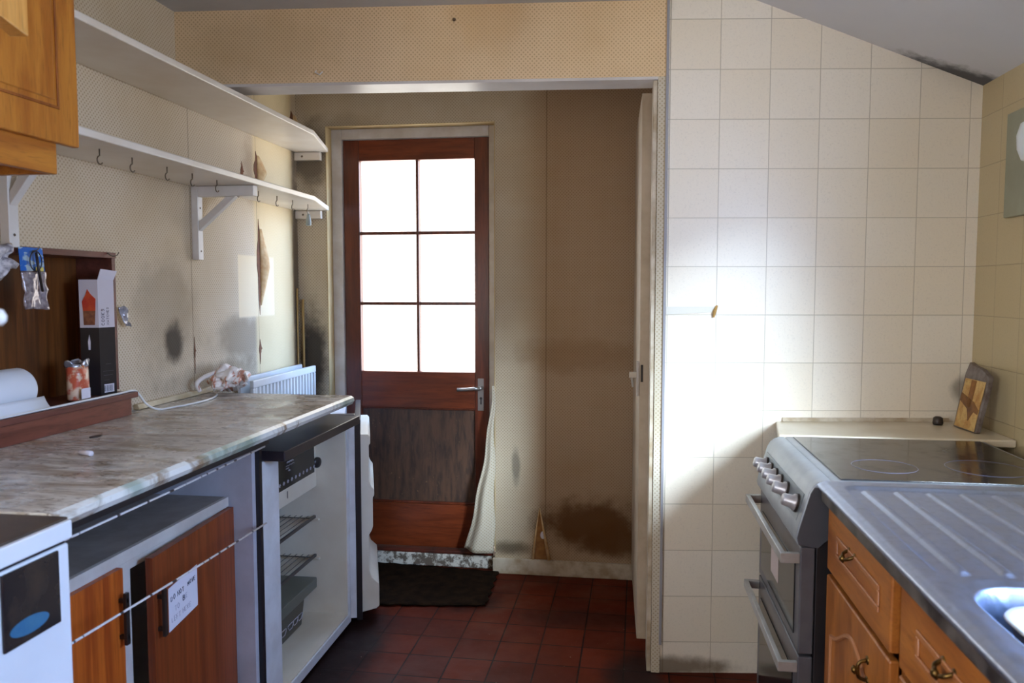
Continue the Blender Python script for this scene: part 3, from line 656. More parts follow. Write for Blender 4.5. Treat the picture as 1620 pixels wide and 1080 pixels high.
# kitchen roll
t = thing('kitchen_roll', 'roll of white kitchen paper lying on the brown ledge', 'kitchen roll', (-1.51, 1.6, LZ))
build('roll', MB().lathe([(0.010, 0), (0.044, 0.0), (0.052, 0.008), (0.053, 0.012), (0.053, 0.232), (0.049, 0.240), (0.018, 0.24)], (-1.515, 1.53, LZ + 0.0535), (0, 1, 0), 40), M_ROLL, t, smooth=True)
build('loose_sheet', MB().sheet(lambda u, v: (-1.462 + 0.024 * u, 1.50 + 0.285 * v, LZ + 0.003 + 0.03 * (1 - u) ** 2), 6, 3), M_ROLL, t, smooth=True)
# match box carton
t = thing('cook_matches_box', 'tall black and white match carton with a red flame, standing in the recess', 'box', (-1.545, 2.06, LZ))
bx = [(-1.534, 2.022), (-1.484, 2.034), (-1.474, 2.090), (-1.526, 2.097)]
def pr(z0, z1, e=0.0): 
    m = MB(); c = Vector((sum(p[0] for p in bx) / 4, sum(p[1] for p in bx) / 4)); q = [tuple(c + (Vector(p) - c) * (1 + e)) for p in bx]; return m.prism(q, 'z', z0, z1)
build('black_half', pr(LZ, 1.188), M_BLACK, t)
build('white_half', pr(1.188, 1.325), plain('carton_white', (204, 196, 200), 0.6), t)
build('lid_flap', MB().hexa([(-1.484, 2.034, 1.325), (-1.482, 2.035, 1.325), (-1.472, 2.089, 1.325), (-1.474, 2.090, 1.325), (-1.478, 2.040, 1.355), (-1.476, 2.041, 1.355), (-1.468, 2.100, 1.350), (-1.470, 2.101, 1.350)]), plain('carton_flap', (206, 200, 206), 0.6), t)
def onface(a, b, u, z, off=0.0008):
    A = Vector(a); B = Vector(b); n_ = Vector((B - A)).normalized(); nn = Vector((n_.y, -n_.x)); p = A + (B - A) * u + nn * off; return (p.x, p.y, z)
fA, fB, fC = bx[0], bx[1], bx[2]
def patch(a, b, pts, th=0.0006):
    m = MB(); f = [m.bm.verts.new(onface(a, b, u, z, 0.0003)) for u, z in pts]; g = [m.bm.verts.new(onface(a, b, u, z, 0.0003 + th)) for u, z in pts]
    m.bm.faces.new(f); m.bm.faces.new(g[::-1]); n_ = len(pts)
    for i in range(n_): m.bm.faces.new((f[i], f[(i + 1) % n_], g[(i + 1) % n_], g[i]))
    return m
build('flame_picture', patch(fA, fB, [(0.2, 1.236), (0.15, 1.262), (0.35, 1.282), (0.45, 1.298), (0.6, 1.285), (0.88, 1.270), (0.85, 1.236)]), M_KRED, t)
build('matches_picture', patch(fA, fB, [(0.22, 1.196), (0.2, 1.236), (0.85, 1.236), (0.8, 1.196)]), plain('match_sticks', (150, 96, 60), 0.6, c2=(110, 60, 40), scale=90), t)
build('flame_mark', patch(fA, fB, [(0.42, 1.125), (0.40, 1.148), (0.48, 1.168), (0.54, 1.148), (0.52, 1.125)]), M_PAPER, t)
build('barcode_label', patch(fB, fC, [(0.2, 1.000), (0.2, 1.024), (0.82, 1.024), (0.82, 1.000)]), M_PAPER, t)

# stroke lettering: polylines on a 1 x 1.4 cell
G = {'A': [[(0, 0), (.5, 1.4), (1, 0)], [(.2, .5), (.8, .5)]], 'B': [[(0, 0), (0, 1.4), (.7, 1.3), (.8, 1), (.5, .75), (0, .7), (.8, .6), (.9, .2), (.6, 0), (0, 0)]],
     'C': [[(.9, 1.2), (.5, 1.4), (.1, 1), (.1, .4), (.5, 0), (.9, .2)]], 'D': [[(0, 0), (0, 1.4), (.6, 1.3), (.9, .8), (.7, .2), (0, 0)]], 'E': [[(.8, 1.4), (0, 1.4), (0, 0), (.8, 0)], [(0, .7), (.6, .7)]],
     'F': [[(.8, 1.4), (0, 1.4), (0, 0)], [(0, .7), (.6, .7)]], 'H': [[(0, 0), (0, 1.4)], [(.9, 0), (.9, 1.4)], [(0, .7), (.9, .7)]], 'K': [[(0, 0), (0, 1.4)], [(.8, 1.4), (0, .6), (.8, 0)]],
     'L': [[(0, 1.4), (0, 0), (.8, 0)]], 'M': [[(0, 0), (.1, 1.4), (.5, .5), (.9, 1.4), (1, 0)]], 'N': [[(0, 0), (0, 1.4), (.9, 0), (.9, 1.4)]], 'O': [[(.45, 0), (.05, .4), (.05, 1), (.45, 1.4), (.85, 1), (.85, .4), (.45, 0)]],
     'P': [[(0, 0), (0, 1.4), (.8, 1.2), (.7, .8), (0, .7)]], 'R': [[(0, 0), (0, 1.4), (.8, 1.2), (.7, .8), (0, .7), (.85, 0)]], 'S': [[(.8, 1.2), (.4, 1.4), (.1, 1.1), (.8, .5), (.5, 0), (0, .2)]],
     'T': [[(0, 1.4), (.9, 1.4)], [(.45, 1.4), (.45, 0)]], 'V': [[(0, 1.4), (.45, 0), (.9, 1.4)]], 'X': [[(0, 0), (.9, 1.4)], [(.9, 0), (0, 1.4)]], '*': [[(0, .7), (.9, .7)], [(.2, .2), (.7, 1.2)], [(.7, .2), (.2, 1.2)]]}
def letters(text, org, ux, uz, size, r, jitter=0.0, m=None, gap=0.35, close=None):
    m = m or MB(); org = Vector(org); ux = Vector(ux).normalized(); uz = Vector(uz).normalized(); x = 0
    for ch in text:
        if ch == ' ': x += size * 0.9; continue
        j = random.uniform(-jitter, jitter) * size; k = 1 + random.uniform(-jitter, jitter)
        for s_ in G[ch]: m.tube([org + ux * (x + a * size * k) + uz * (b * size * k + j) for a, b in s_], r, 4)
        x += size * (1 + gap)
    return m
A3, B3 = Vector((fB[0], fB[1], 0)), Vector((fC[0], fC[1], 0)); dxy = (B3 - A3).normalized(); off = Vector((dxy.y, -dxy.x, 0)) * 0.0008
m = letters('COOKS', A3 + dxy * 0.020 + off + Vector((0, 0, 1.194)), (0, 0, 1), -dxy, 0.0075, 0.0008)
letters('MATCHES', A3 + dxy * 0.036 + off + Vector((0, 0, 1.196)), (0, 0, 1), -dxy, 0.0055, 0.0005, m=m)
build('lettering', m, plain('print_grey', (104, 90, 96), 0.6), t)
m = MB()
for k in range(9): 
    p = A3 + dxy * (0.0125 + 0.0035 * k) + off * 1.6
    m.tube([p + Vector((0, 0, 1.003)), p + Vector((0, 0, 1.021))], 0.0006 if k % 3 else 0.001, 4)
for z, a, b in ((1.082, .35, .7), (1.062, .15, .85), (1.050, .2, .8), (1.036, .2, .55)): m.tube([A3 + dxy * 0.054 * a + off * 1.2 + Vector((0, 0, z)), A3 + dxy * 0.054 * b + off * 1.2 + Vector((0, 0, z))], 0.0005, 4)
build('small_print', m, plain('print_dark_grey', (86, 84, 92), 0.6), t)

def crumple(m, amp, sc_, seed=0, only=None):
    for v in m.bm.verts:
        n_ = noise.noise_vector(v.co * sc_ + Vector((seed, seed * 2.3, 0))); v.co += n_ * amp
    return m
# snack packet
def packetmat():
    M = NM('packet_print', 0.3); c = M.mix(M.rng(M.noise(34, 3), 0.42, 0.56), lin((188, 84, 58)), lin((214, 186, 160)))
    c = M.mix(M.rng(M.noise(20, 3, vec=M.map(loc=(3, 2, 1))), 0.55, 0.62), c, lin((206, 112, 60))); M.col(c); return M.m
t = thing('food_packet', 'open red and orange food packet with a price label on the ledge', 'packet', (-1.49, 1.95, LZ))
m = MB().lathe([(0.018, 0), (0.025, 0.004), (0.027, 0.03), (0.026, 0.07), (0.025, 0.095)], (-1.478, 1.930, LZ + 0.001), n=28, sc2=(1.35, 0.9))
build('packet', crumple(m, 0.006, 30), packetmat(), t, smooth=True)
m = MB().sheet(lambda u, v: (-1.478 + math.cos(u * 6.28) * 0.024 * (1 - 0.25 * v), 1.930 + math.sin(u * 6.28) * 0.034 * (1 + 0.25 * v), LZ + 0.092 + 0.016 * v + 0.006 * math.sin(u * 18) * v), 30, 5)
build('torn_top', crumple(m, 0.006, 60), plain('foil', (196, 200, 212), 0.22, 0.7, c2=(150, 150, 160), scale=40), t, smooth=True)
build('price_label', MB().box(-1.449, -1.4475, 1.905, 1.940, LZ + 0.008, LZ + 0.036), M_PAPER, t)

# hooks and things hanging on the top rail
def rail_hook(y, label):
    z = HZ1 - 0.006
    pts = [(-1.488, y, z)]
    for k in range(9): a = R(180 + k * 24); pts.append((-1.472 + 0.012 * math.cos(a) * 0.9, y + 0.002 * k, z + 0.004 + 0.010 * math.sin(a)))
    return tag(build('cup_hook', MB().tube(pts, 0.0016, 6), M_HOOK, smooth=True), label, 'hook', 'hooks on the recess rail')
rail_hook(1.773, 'dark hook on the recess rail holding the blue packet')
rail_hook(2.085, 'empty dark hook at the right end of the recess rail')
t = thing('hanging_packet', 'clear plastic packet with blue card header hanging in the recess', 'packet', (-1.474, 1.79, 1.24))
def pk(u, v): return (-1.474 + 0.004 * math.sin(u * 7) * v, 1.733 + 0.080 * u + 0.012 * v, 1.402 - 0.155 * v)
build('card_header', MB().sheet(lambda u, v: (lambda p: (p[0], p[1], p[2]))(pk(u, v * 0.38)), 4, 3, 0.001), (lambda: (lambda M: (M.col(M.mix(M.rng(M.noise(24, 3, 0.5, M.map(scale=(1, 1, 2))), 0.52, 0.56), lin((20, 96, 178)), lin((150, 176, 190)))), M.m)[1])(NM('card_blue', 0.4)))(), t)
build('yellow_flash', MB().box(-1.4725, -1.4715, 1.787, 1.813, 1.343, 1.354), plain('card_yellow', (206, 190, 84), 0.5), t)
build('bag', crumple(MB().sheet(lambda u, v: pk(u, 0.38 + 0.62 * v), 12, 14, 0.004), 0.006, 45), plain('plastic_film', (172, 166, 172), 0.15, 0.35, c2=(116, 104, 108), scale=60, amt=0.4), t, smooth=True)
t = thing('key_ring', 'black ring with a thin dark tool hanging in front of the blue packet', 'ring', (-1.46, 1.80, 1.30))
ringp = [(-1.462 + 0.0, 1.776 + 0.020 * math.cos(a), 1.368 + 0.025 * math.sin(a)) for a in [k * math.pi / 10 for k in range(20)]]
build('ring', MB().tube(ringp, 0.0016, 6, closed=True), M_BLACK, t, smooth=True)
build('tool', MB().tube([(-1.460, 1.775, 1.39), (-1.458, 1.779, 1.35), (-1.458, 1.790, 1.292)], 0.003, 8, radii=[0.003, 0.0035, 0.003]), M_DMETAL, t, smooth=True)
def rag(u, v): return (-1.46 + 0.012 * math.sin(v * 9), 1.60 + 0.098 * u, 1.402 - 0.055 * v - 0.035 * v * (1 - u) + 0.01 * math.sin(u * 9))
tag(build('crumpled_paper', crumple(MB().sheet(rag, 14, 8, 0.003), 0.012, 30), plain('printed_bag', (206, 202, 204), 0.5, c2=(120, 116, 122), scale=50, amt=0.3), smooth=True), 'crumpled white printed bag hanging at the left edge of the recess', 'bag')
tag(build('foil_wrapper', crumple(MB().sheet(lambda u, v: (-1.478 + 0.006 * u, 2.118 + 0.022 * u + 0.02 * v, 1.245 - 0.062 * v), 6, 10, 0.002), 0.008, 60, 3), plain('foil_scrap', (206, 206, 216), 0.2, 0.6, c2=(140, 140, 150), scale=60), smooth=True), 'scrap of silvery wrapper caught on the right edge of the recess', 'wrapper')

# white cable
cb = [(-1.440, 1.10, 0.9965), (-1.444, 1.5, 0.9965), (-1.444, 1.8, 0.9965), (-1.446, 2.05, 0.9965), (-1.447, 2.125, 0.9965), (-1.443, 2.145, 0.985), (-1.430, 2.165, 0.950), (-1.415, 2.20, 0.930), (-1.39, 2.27, LT + 0.004), (-1.375, 2.36, LT + 0.004),
      (-1.38, 2.45, LT + 0.004), (-1.41, 2.54, LT + 0.004), (-1.455, 2.60, LT + 0.006), (-1.470, 2.66, LT + 0.02), (-1.474, 2.74, LT + 0.024)]
def smoothpath(p, n=6):
    p = [Vector(q) for q in p]; o = []
    for i in range(len(p) - 1):
        a, b, c, d_ = p[max(i - 1, 0)], p[i], p[i + 1], p[min(i + 2, len(p) - 1)]
        for k in range(n):
            t_ = k / n; o.append(0.5 * ((2 * b) + (c - a) * t_ + (2 * a - 5 * b + 4 * c - d_) * t_ ** 2 + (3 * b - a - 3 * c + d_) * t_ ** 3))
    return o + [p[-1]]
tag(build('power_cable', MB().tube(smoothpath(cb), 0.0033, 8), M_WPLASTIC, smooth=True), 'white cable trailing from the ledge across the worktop', 'cable')

# carrier bag
t = thing('carrier_bag', 'crumpled white carrier bag with pink stripes at the far end of the worktop', 'bag', (-1.42, 2.72, LT))
m = MB(); bmesh.ops.create_icosphere(m.bm, subdivisions=5, radius=1.0)
for v in m.bm.verts:
    r_ = 1 + 0.28 * noise.noise(v.co * 2.2) + 0.16 * math.sin(v.co.y * 9 + v.co.z * 5) * 0.5 + 0.1 * noise.noise(v.co * 6)
    v.co = Vector((v.co.x * 0.055, v.co.y * 0.088, v.co.z * 0.040)) * r_
    if v.co.y < 0: v.co.z += 0.02 * (1 + v.co.y / 0.09) 
    v.co += Vector((-1.395, 2.60, LT + 0.047))
    v.co.z = max(v.co.z, LT + 0.001)
build('bag_body', m, M_BAG, t, smooth=True)
build('bag_handle', MB().tube(smoothpath([(-1.42, 2.55, LT + 0.03), (-1.41, 2.54, LT + 0.07), (-1.40, 2.58, LT + 0.095), (-1.38, 2.62, LT + 0.07), (-1.37, 2.65, LT + 0.02)]), 0.009, 8), M_BAG, t, smooth=True)
build('bag_handle', MB().tube(smoothpath([(-1.45, 2.50, LT + 0.02), (-1.455, 2.49, LT + 0.05), (-1.43, 2.53, LT + 0.075), (-1.40, 2.60, LT + 0.08), (-1.38, 2.66, LT + 0.05)]), 0.008, 8), M_BAG, t, smooth=True)

# radiator
t = thing('radiator', 'white panel radiator on the left wall beyond the worktop', 'radiator', (-1.44, 3.05, 0.35))
y0, y1 = 2.79, 3.40
prof = []
n_ = 18; stp = (y1 - y0 - 0.04) / n_
for k in range(n_):
    a = y0 + 0.02 + k * stp
    prof += [(-1.400, a), (-1.400, a + stp * 0.45), (-1.408, a + stp * 0.6), (-1.408, a + stp * 0.85)]
m = MB().prism([(-1.415, y0 + 0.02)] + [(x, y) for x, y in prof] + [(-1.415, y1 - 0.02)], 'z', 0.36, 0.925)
build('ribbed_panel', m, M_RAD, t)
build('panel_frame', MB().box(-1.415, -1.398, y0, y1, 0.918, 0.948).box(-1.415, -1.399, y0, y0 + 0.02, 0.35, 0.918).box(-1.415, -1.399, y1 - 0.02, y1, 0.35, 0.918), M_RAD, t, bevel=0.004)
build('rear_panel', MB().box(-1.470, -1.455, y0 + 0.01, y1 - 0.02, 0.35, 0.955), M_RAD, t, bevel=0.003)
build('wall_fixing', MB().box(-1.4985, -1.415, y0 + 0.1, y0 + 0.13, 0.4, 0.9), M_RAD, t)
build('wall_fixing', MB().box(-1.4985, -1.415, y1 - 0.13, y1 - 0.1, 0.4, 0.9), M_RAD, t)
build('valve', MB().tube([(-1.435, y1 - 0.03, 0.0), (-1.435, y1 - 0.03, 0.36)], 0.008, 8), M_RAD, t)

# ------------------------------------------------------------------ teak-door cupboard under the worktop
t = thing('base_cupboard', 'low off-white cupboard with two teak doors under the worktop', 'cupboard', (-1.3, 1.65, 0))
m = MB().box(-1.497, -1.100, 1.162, 1.18, 0.0, 0.694).box(-1.497, -1.100, 2.005, 2.020, 0.0, 0.694).box(-1.497, -1.490, 1.18, 2.005, 0.0, 0.694).box(-1.49, -1.11, 1.18, 2.005, 0.05, 0.07)
m.box(-1.120, -1.100, 1.535, 1.583, 0.0, 0.694).box(-1.120, -1.1005, 1.18, 2.005, 0.0, 0.05).box(-1.122, -1.1005, 1.18, 2.004, 0.668, 0.694)
build('carcass', m, M_UNITW, t)
build('top_board', MB().box(-1.497, -1.108, 1.162, 2.022, 0.694, 0.716), M_GREYTOP, t)
build('front_lip', MB().box(-1.108, -1.096, 1.162, 2.022, 0.690, 0.7165), M_UNITW, t, bevel=0.001)
def teakdoor(ya, yb, z0, z1, hyy, hz0, hz1, rot=0, mat=M_TEAK, lb=None):
    m = MB().box(-1.100, -1.082, ya, yb, z0, z1)
    if rot: m.rotate(rot, (-1.10, yb, 0))
    o = build('door', m, mat, t, bevel=0.001)
    if lb: o['label'] = lb
    m = MB().box(-1.070, -1.062, hyy - 0.006, hyy + 0.006, hz0, hz1).box(-1.082, -1.062, hyy - 0.004, hyy + 0.004, hz0 + 0.012, hz0 + 0.022).box(-1.082, -1.062, hyy - 0.004, hyy + 0.004, hz1 - 0.022, hz1 - 0.012)
    if rot: m.rotate(rot, (-1.10, yb, 0))
    build('handle', m, M_DMETAL, o, bevel=0.001)
teakdoor(1.225, 1.533, 0.06, 0.690, 1.518, 0.525, 0.640, lb='orange teak door, nearer the camera')
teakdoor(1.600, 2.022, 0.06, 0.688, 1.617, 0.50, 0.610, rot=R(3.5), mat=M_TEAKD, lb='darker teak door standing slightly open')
# note
def note():
    t = thing('paper_note', 'white handwritten note taped to the darker teak cupboard door', 'note', (-1.05, 1.75, 0.5))
    ang = R(3.5); c = Vector((-1.10, 2.022, 0))
    def W(y, z, off=0): p = Vector((-1.0818 + off, y, z)) - c; p.rotate(Matrix.Rotation(ang, 3, 'Z')); return p + c
    m = MB(); q = [W(1.662, 0.487), W(1.802, 0.497), W(1.802, 0.602), W(1.662, 0.592)]; q2 = [W(1.662, 0.487, .0007), W(1.802, 0.497, .0007), W(1.802, 0.602, .0007), W(1.662, 0.592, .0007)]
    m.hexa([q[0], q[1], q2[1], q2[0], q[3], q[2], q2[2], q2[3]])
    build('paper', m, M_PAPER, t)
    ux = W(1.8, 0.5) - W(1.7, 0.495); uz = Vector((0, 0, 1))
    m = letters('DO NOT', W(1.672, 0.558, 0.001), ux, uz, 0.0085, 0.0008, 0.12)
    letters('MOVE', W(1.752, 0.566, 0.001), ux, uz, 0.0078, 0.0008, 0.12, m=m); letters('B', W(1.728, 0.538, 0.001), ux, uz, 0.009, 0.0011, 0, m=m)
    build('writing', m, M_INK, t)
    m = letters('TO', W(1.690, 0.528, 0.001), ux, uz, 0.0085, 0.0004, 0.12); letters('E', W(1.742, 0.540, 0.001), ux, uz, 0.008, 0.0004, m=m)
    letters('LEFT HERE', W(1.674, 0.505, 0.001), ux, uz, 0.0082, 0.0004, 0.12, m=m)
    build('faded_writing', m, M_INKF, t)
note()
# curtain wires
for (za, zb, lb) in ((0.845, 0.856, 'upper white curtain wire stretched in front of the base cupboard'), (0.652, 0.636, 'lower white curtain wire stretched across the teak doors')):
    m = MB().tube([(-1.0, 1.157, za), (-1.0, 1.6, (za + zb) / 2 - 0.003), (-1.0, 2.052, zb)], 0.0026, 8)
    w_ = tag(build('curtain_wire', m, M_WIREW, smooth=True), lb, 'wire', 'curtain wires under the worktop')
tag(build('side_panel', MB().box(-1.497, -1.030, 2.032, 2.052, 0, 0.885), M_PANELBLUE), 'grey-white board standing between the teak cupboard and the fridge', 'panel')
tag(build('black_post', MB().box(-1.036, -1.018, 2.054, 2.070, 0, 0.886), M_BLACK), 'narrow black post at the left side of the fridge', 'post')

# ------------------------------------------------------------------ white appliance, bottom left
t = thing('white_appliance', 'white kitchen appliance with dark glass front, bottom left', 'appliance', (-1.2, 0.9, 0))
build('body', MB().box(-1.497, -0.910, 0.60, 1.154, 0.02, 0.880), M_APPL, t, bevel=0.005)
build('top_trim', MB().box(-1.497, -0.904, 0.60, 1.1555, 0.887, 0.918), M_APPL, t, bevel=0.003)
build('plinth', MB().box(-1.45, -0.94, 0.64, 1.14, 0.0, 0.02), M_BLACK, t)
build('dark_gap', MB().box(-1.48, -0.914, 0.61, 1.148, 0.880, 0.887), M_BLACK, t)
build('dark_top', MB().box(-1.495, -0.912, 0.605, 1.1545, 0.918, 0.922), plain('brown_top', (56, 46, 40), 0.4, c2=(82, 68, 56), scale=20), t)
win = build('glass_front', MB().box(-0.910, -0.905, 1.006, 1.124, 0.757, 0.876), plain('smoky_front', (30, 28, 32), 0.12, c2=(58, 48, 42), scale=14, amt=0.4), t, bevel=0.002)
ov = [(1.056 + 0.040 * math.cos(a) - 0.004 * math.sin(a), 0.782 + 0.0135 * math.sin(a)) for a in [k * math.pi / 16 for k in range(32)]]
build('oval_sticker', MB().prism(ov, 'x', -0.905, -0.9043), M_BLUE, win)

# ------------------------------------------------------------------ fridge
t = thing('fridge', 'small open fridge with black top, empty white interior', 'fridge', (-1.27, 2.46, 0))
FX0, FX1, FY0, FY1, FZ0, FZ1 = -1.495, -1.030, 2.078, 2.812, 0.02, 0.800
IY0, IY1 = 2.205, 2.790
m = MB().box(FX0, FX1, FY0, IY0, FZ0, FZ1).box(FX0, FX1, IY1, FY1, FZ0, FZ1).box(FX0, FX1, IY0, IY1, FZ0, 0.055).box(FX0, FX1, IY0, IY1, 0.785, FZ1).box(FX0, -1.46, IY0, IY1, 0.055, 0.785)
build('cabinet', m, M_FWHITE, t, bevel=0.004)
m = MB().box(-1.46, -1.036, IY0 + 0.0005, IY0 + 0.006, 0.0555, 0.7845).box(-1.46, -1.036, IY1 - 0.006, IY1 - 0.0005, 0.0555, 0.7845).box(-1.455, -1.034, IY0 + 0.006, IY1 - 0.006, 0.0555, 0.061).box(-1.4595, -1.452, IY0 + 0.006, IY1 - 0.006, 0.061, 0.7845).box(-1.455, -1.034, IY0 + 0.006, IY1 - 0.006, 0.779, 0.7845)
build('liner', m, M_CREAM, t)
build('top_slab', MB().box(-1.495, -0.963, 2.100, 2.745, 0.802, 0.832), M_BLACKTOP, t, bevel=0.003)
fb = build('freezer_box', MB().box(-1.45, -1.150, 2.212, 2.783, 0.552, 0.778), M_CREAM, t, bevel=0.003)
fl = build('freezer_flap', MB().box(-1.150, -1.138, 2.214, 2.737, 0.617, 0.776), M_SMOKE, fb, bevel=0.002)
FF = -1.1372
m = MB()
for z, a, b, r_ in ((0.706, 2.497, 2.548, 0.0026), (0.694, 2.490, 2.556, 0.0012), (0.685, 2.490, 2.512, 0.0012), (0.676, 2.508, 2.520, 0.0022)):
    m.tube([(FF, a + (b - a) * k / 6, z + (0.0012 if k % 2 else -0.0012)) for k in range(7)], r_, 5)
build('pale_print', m, M_PTEXT, fb); m = MB()
for k in range(15):
    yy = 2.275 + k * 0.0325
    for a in range(3):
        an = a * math.pi / 3; m.tube([(FF, yy - 0.008 * math.cos(an), 0.640 - 0.0065 * math.sin(an)), (FF, yy + 0.008 * math.cos(an), 0.640 + 0.0065 * math.sin(an))], 0.0014, 4)
build('snowflake_row', m, M_PTEXT, fb)
build('black_mark', MB().box(-1.1495, -1.1488, 2.520, 2.526, 0.575, 0.600), M_BLACK, fb)
dl = build('dial', MB().lathe([(0.0205, 0), (0.020, 0.006), (0.006, 0.008)], (-1.140, 2.7615, 0.648), (1, -0.35, 0), 24), M_BLACK, t, smooth=True)
build('dial_pointer', MB().box(-1.1335, -1.1320, 2.766, 2.771, 0.646, 0.654), M_PAPER, dl)
for z, lab in ((0.435, 'upper wire shelf'), (0.285, 'lower wire shelf')):
    m = MB().box(-1.163, -1.155, 2.213, 2.782, z - 0.005, z + 0.005)
    for k in range(11): m.tube([(-1.185 - k * 0.024, 2.213, z), (-1.185 - k * 0.024, 2.782, z)], 0.0013, 5)
    for yy in (2.25, 2.76): m.tube([(-1.165, yy, z - 0.002), (-1.445, yy, z - 0.002)], 0.002, 5)
    o = build('wire_shelf', m, plain('shelf_wire_' + lab[:5], (96, 90, 84), 0.4, 0.5), t); o['label'] = lab
    build('shelf_runner', MB().box(-1.45, -1.140, 2.772, 2.784, z - 0.014, z - 0.007), M_CREAM, t, bevel=0.002)
FR, FP = R(19), (-1.012, 2.822, 0)
dr = build('door', MB().box(-1.110, -1.052, 2.824, 3.37, 0.03, 0.800).rotate(FR, FP), M_FWHITE, t, bevel=0.004)
dr['label'] = 'fridge door swung fully open'
build('door_trim', MB().box(-1.112, -1.010, 2.818, 2.860, 0.800, 0.822).rotate(FR, FP), M_BLACKTOP, dr, bevel=0.003)
build('door_edge', MB().box(-1.052, -1.012, 2.822, 2.845, 0.03, 0.800).rotate(FR, FP), M_FWHITE, dr, bevel=0.002)
build('gasket', MB().box(-1.012, -0.990, 2.822, 3.37, 0.02, 0.802).rotate(FR, FP), M_BLACK, dr, bevel=0.002)
lp = [(-1.050, 0.738), (-0.965, 0.738), (-0.956, 0.728), (-0.956, 0.700), (-0.962, 0.695), (-0.962, 0.555), (-0.952, 0.530), (-0.943, 0.520), (-0.943, 0.495), (-0.949, 0.490), (-0.949, 0.375), (-0.953, 0.360), (-0.965, 0.340), (-0.965, 0.200), (-0.955, 0.170), (-0.930, 0.145), (-0.928, 0.130), (-0.928, 0.055), (-0.940, 0.045), (-1.050, 0.022)]
build('door_liner', MB().prism([(x + 0.003, z) for x, z in lp], 'y', 2.862, 3.34).rotate(FR, FP), M_CREAM, dr, bevel=0.006)
t = thing('plastic_crate', 'grey plastic crisper box standing at the bottom of the fridge', 'crate', (-1.30, 2.47, 0.062))
build('box', MB().hexa([(-1.42, 2.225, 0.062), (-1.168, 2.225, 0.062), (-1.168, 2.665, 0.062), (-1.42, 2.665, 0.062), (-1.43, 2.225, 0.172), (-1.160, 2.225, 0.172), (-1.160, 2.680, 0.172), (-1.43, 2.680, 0.172)]), plain('smoked_box', (74, 72, 64), 0.35), t, bevel=0.004)
build('lid', MB().box(-1.44, -1.146, 2.220, 2.762, 0.168, 0.208), plain('smoked_lid', (104, 106, 96), 0.3), t, bevel=0.004)
for cy in (2.46, 2.50, 2.56, 2.60, 2.64):
    m = MB()
    pts = [(-1.1635, cy + 0.020 * math.cos(a) * (1 + 0.3 * math.sin(3 * a)), 0.102 + 0.014 * math.sin(a) * (1 + 0.3 * math.cos(2 * a))) for a in [k * math.pi / 7 for k in range(14)]]
    m.tube(pts, 0.0018, 4, closed=True)
    build('printed_mark', m, M_PTEXT, t)

# ------------------------------------------------------------------ cooker
HZ = 0.857
t = thing('cooker', 'freestanding grey electric cooker with black ceramic hob', 'cooker', (0.72, 2.12, 0))
CY0, CY1 = 1.862, 2.405
build('body', MB().box(0.447, 1.03, CY0, CY1, 0.02, 0.832), M_BLACK, t, bevel=0.003)
build('plinth', MB().box(0.48, 1.0, CY0 + 0.02, CY1 - 0.02, 0.0, 0.02), M_BLACK, t)
build('hob_frame', MB().prism([(0.478, 0.832), (1.033, 0.832), (1.033, HZ), (0.485, HZ), (0.478, HZ - 0.003)], 'y', CY0 - 0.002, CY1 + 0.002), M_SILVER, t, bevel=0.002)
hb = build('hob_glass', MB().box(0.500, 1.018, CY0 + 0.010, CY1 - 0.012, HZ, HZ + 0.0035), M_HOB, t, bevel=0.001)
for cx_, cy_, r_ in ((0.64, 2.02, 0.075), (0.88, 2.03, 0.09)):
    pts = [(cx_ + r_ * math.cos(a), cy_ + r_ * math.sin(a), HZ + 0.0035) for a in [k * math.pi / 24 for k in range(48)]]
    build('burner_ring', MB().tube(pts, 0.0007, 4, closed=True), M_RING, hb)
fp = [(0.478, HZ), (0.462, HZ), (0.448, 0.852), (0.436, 0.842), (0.428, 0.828), (0.405, 0.745), (0.400, 0.722), (0.404, 0.706), (0.447, 0.700), (0.478, 0.73)]
fa = build('control_fascia', MB().prism(fp, 'y', CY0 - 0.002, CY1 + 0.002), M_SILVER, t, bevel=0.004)
build('fascia_end_cap', MB().prism([(x + 0.002, z - 0.002) for x, z in fp[3:]] + [(0.478, 0.845)], 'y', CY0 - 0.006, CY0 - 0.0022), plain('end_cap_grey', (66, 68, 76), 0.4), t, bevel=0.001)
build('control_strip', MB().hexa([(0.4065, CY0 + 0.03, 0.752), (0.410, CY0 + 0.03, 0.752), (0.410, CY1 - 0.03, 0.752), (0.4065, CY1 - 0.03, 0.752), (0.4225, CY0 + 0.03, 0.816), (0.426, CY0 + 0.03, 0.816), (0.426, CY1 - 0.03, 0.816), (0.4225, CY1 - 0.03, 0.816)]), plain('strip_grey', (120, 128, 134), 0.35, 0.3), t)
kd = Vector((-0.965, 0, 0.26)).normalized()
for y in (1.925, 2.045, 2.125, 2.195, 2.265, 2.335):
    c_ = Vector((0.4135, y, 0.786)); kb = build('knob', MB().lathe([(0.021, 0), (0.020, 0.008), (0.016, 0.012), (0.0145, 0.032), (0.012, 0.035)], c_, kd, 22), M_KNOB, t, smooth=True)
    build('knob_collar', MB().lathe([(0.023, -0.003), (0.0225, 0.004)], c_, kd, 22), M_DMETAL, kb)
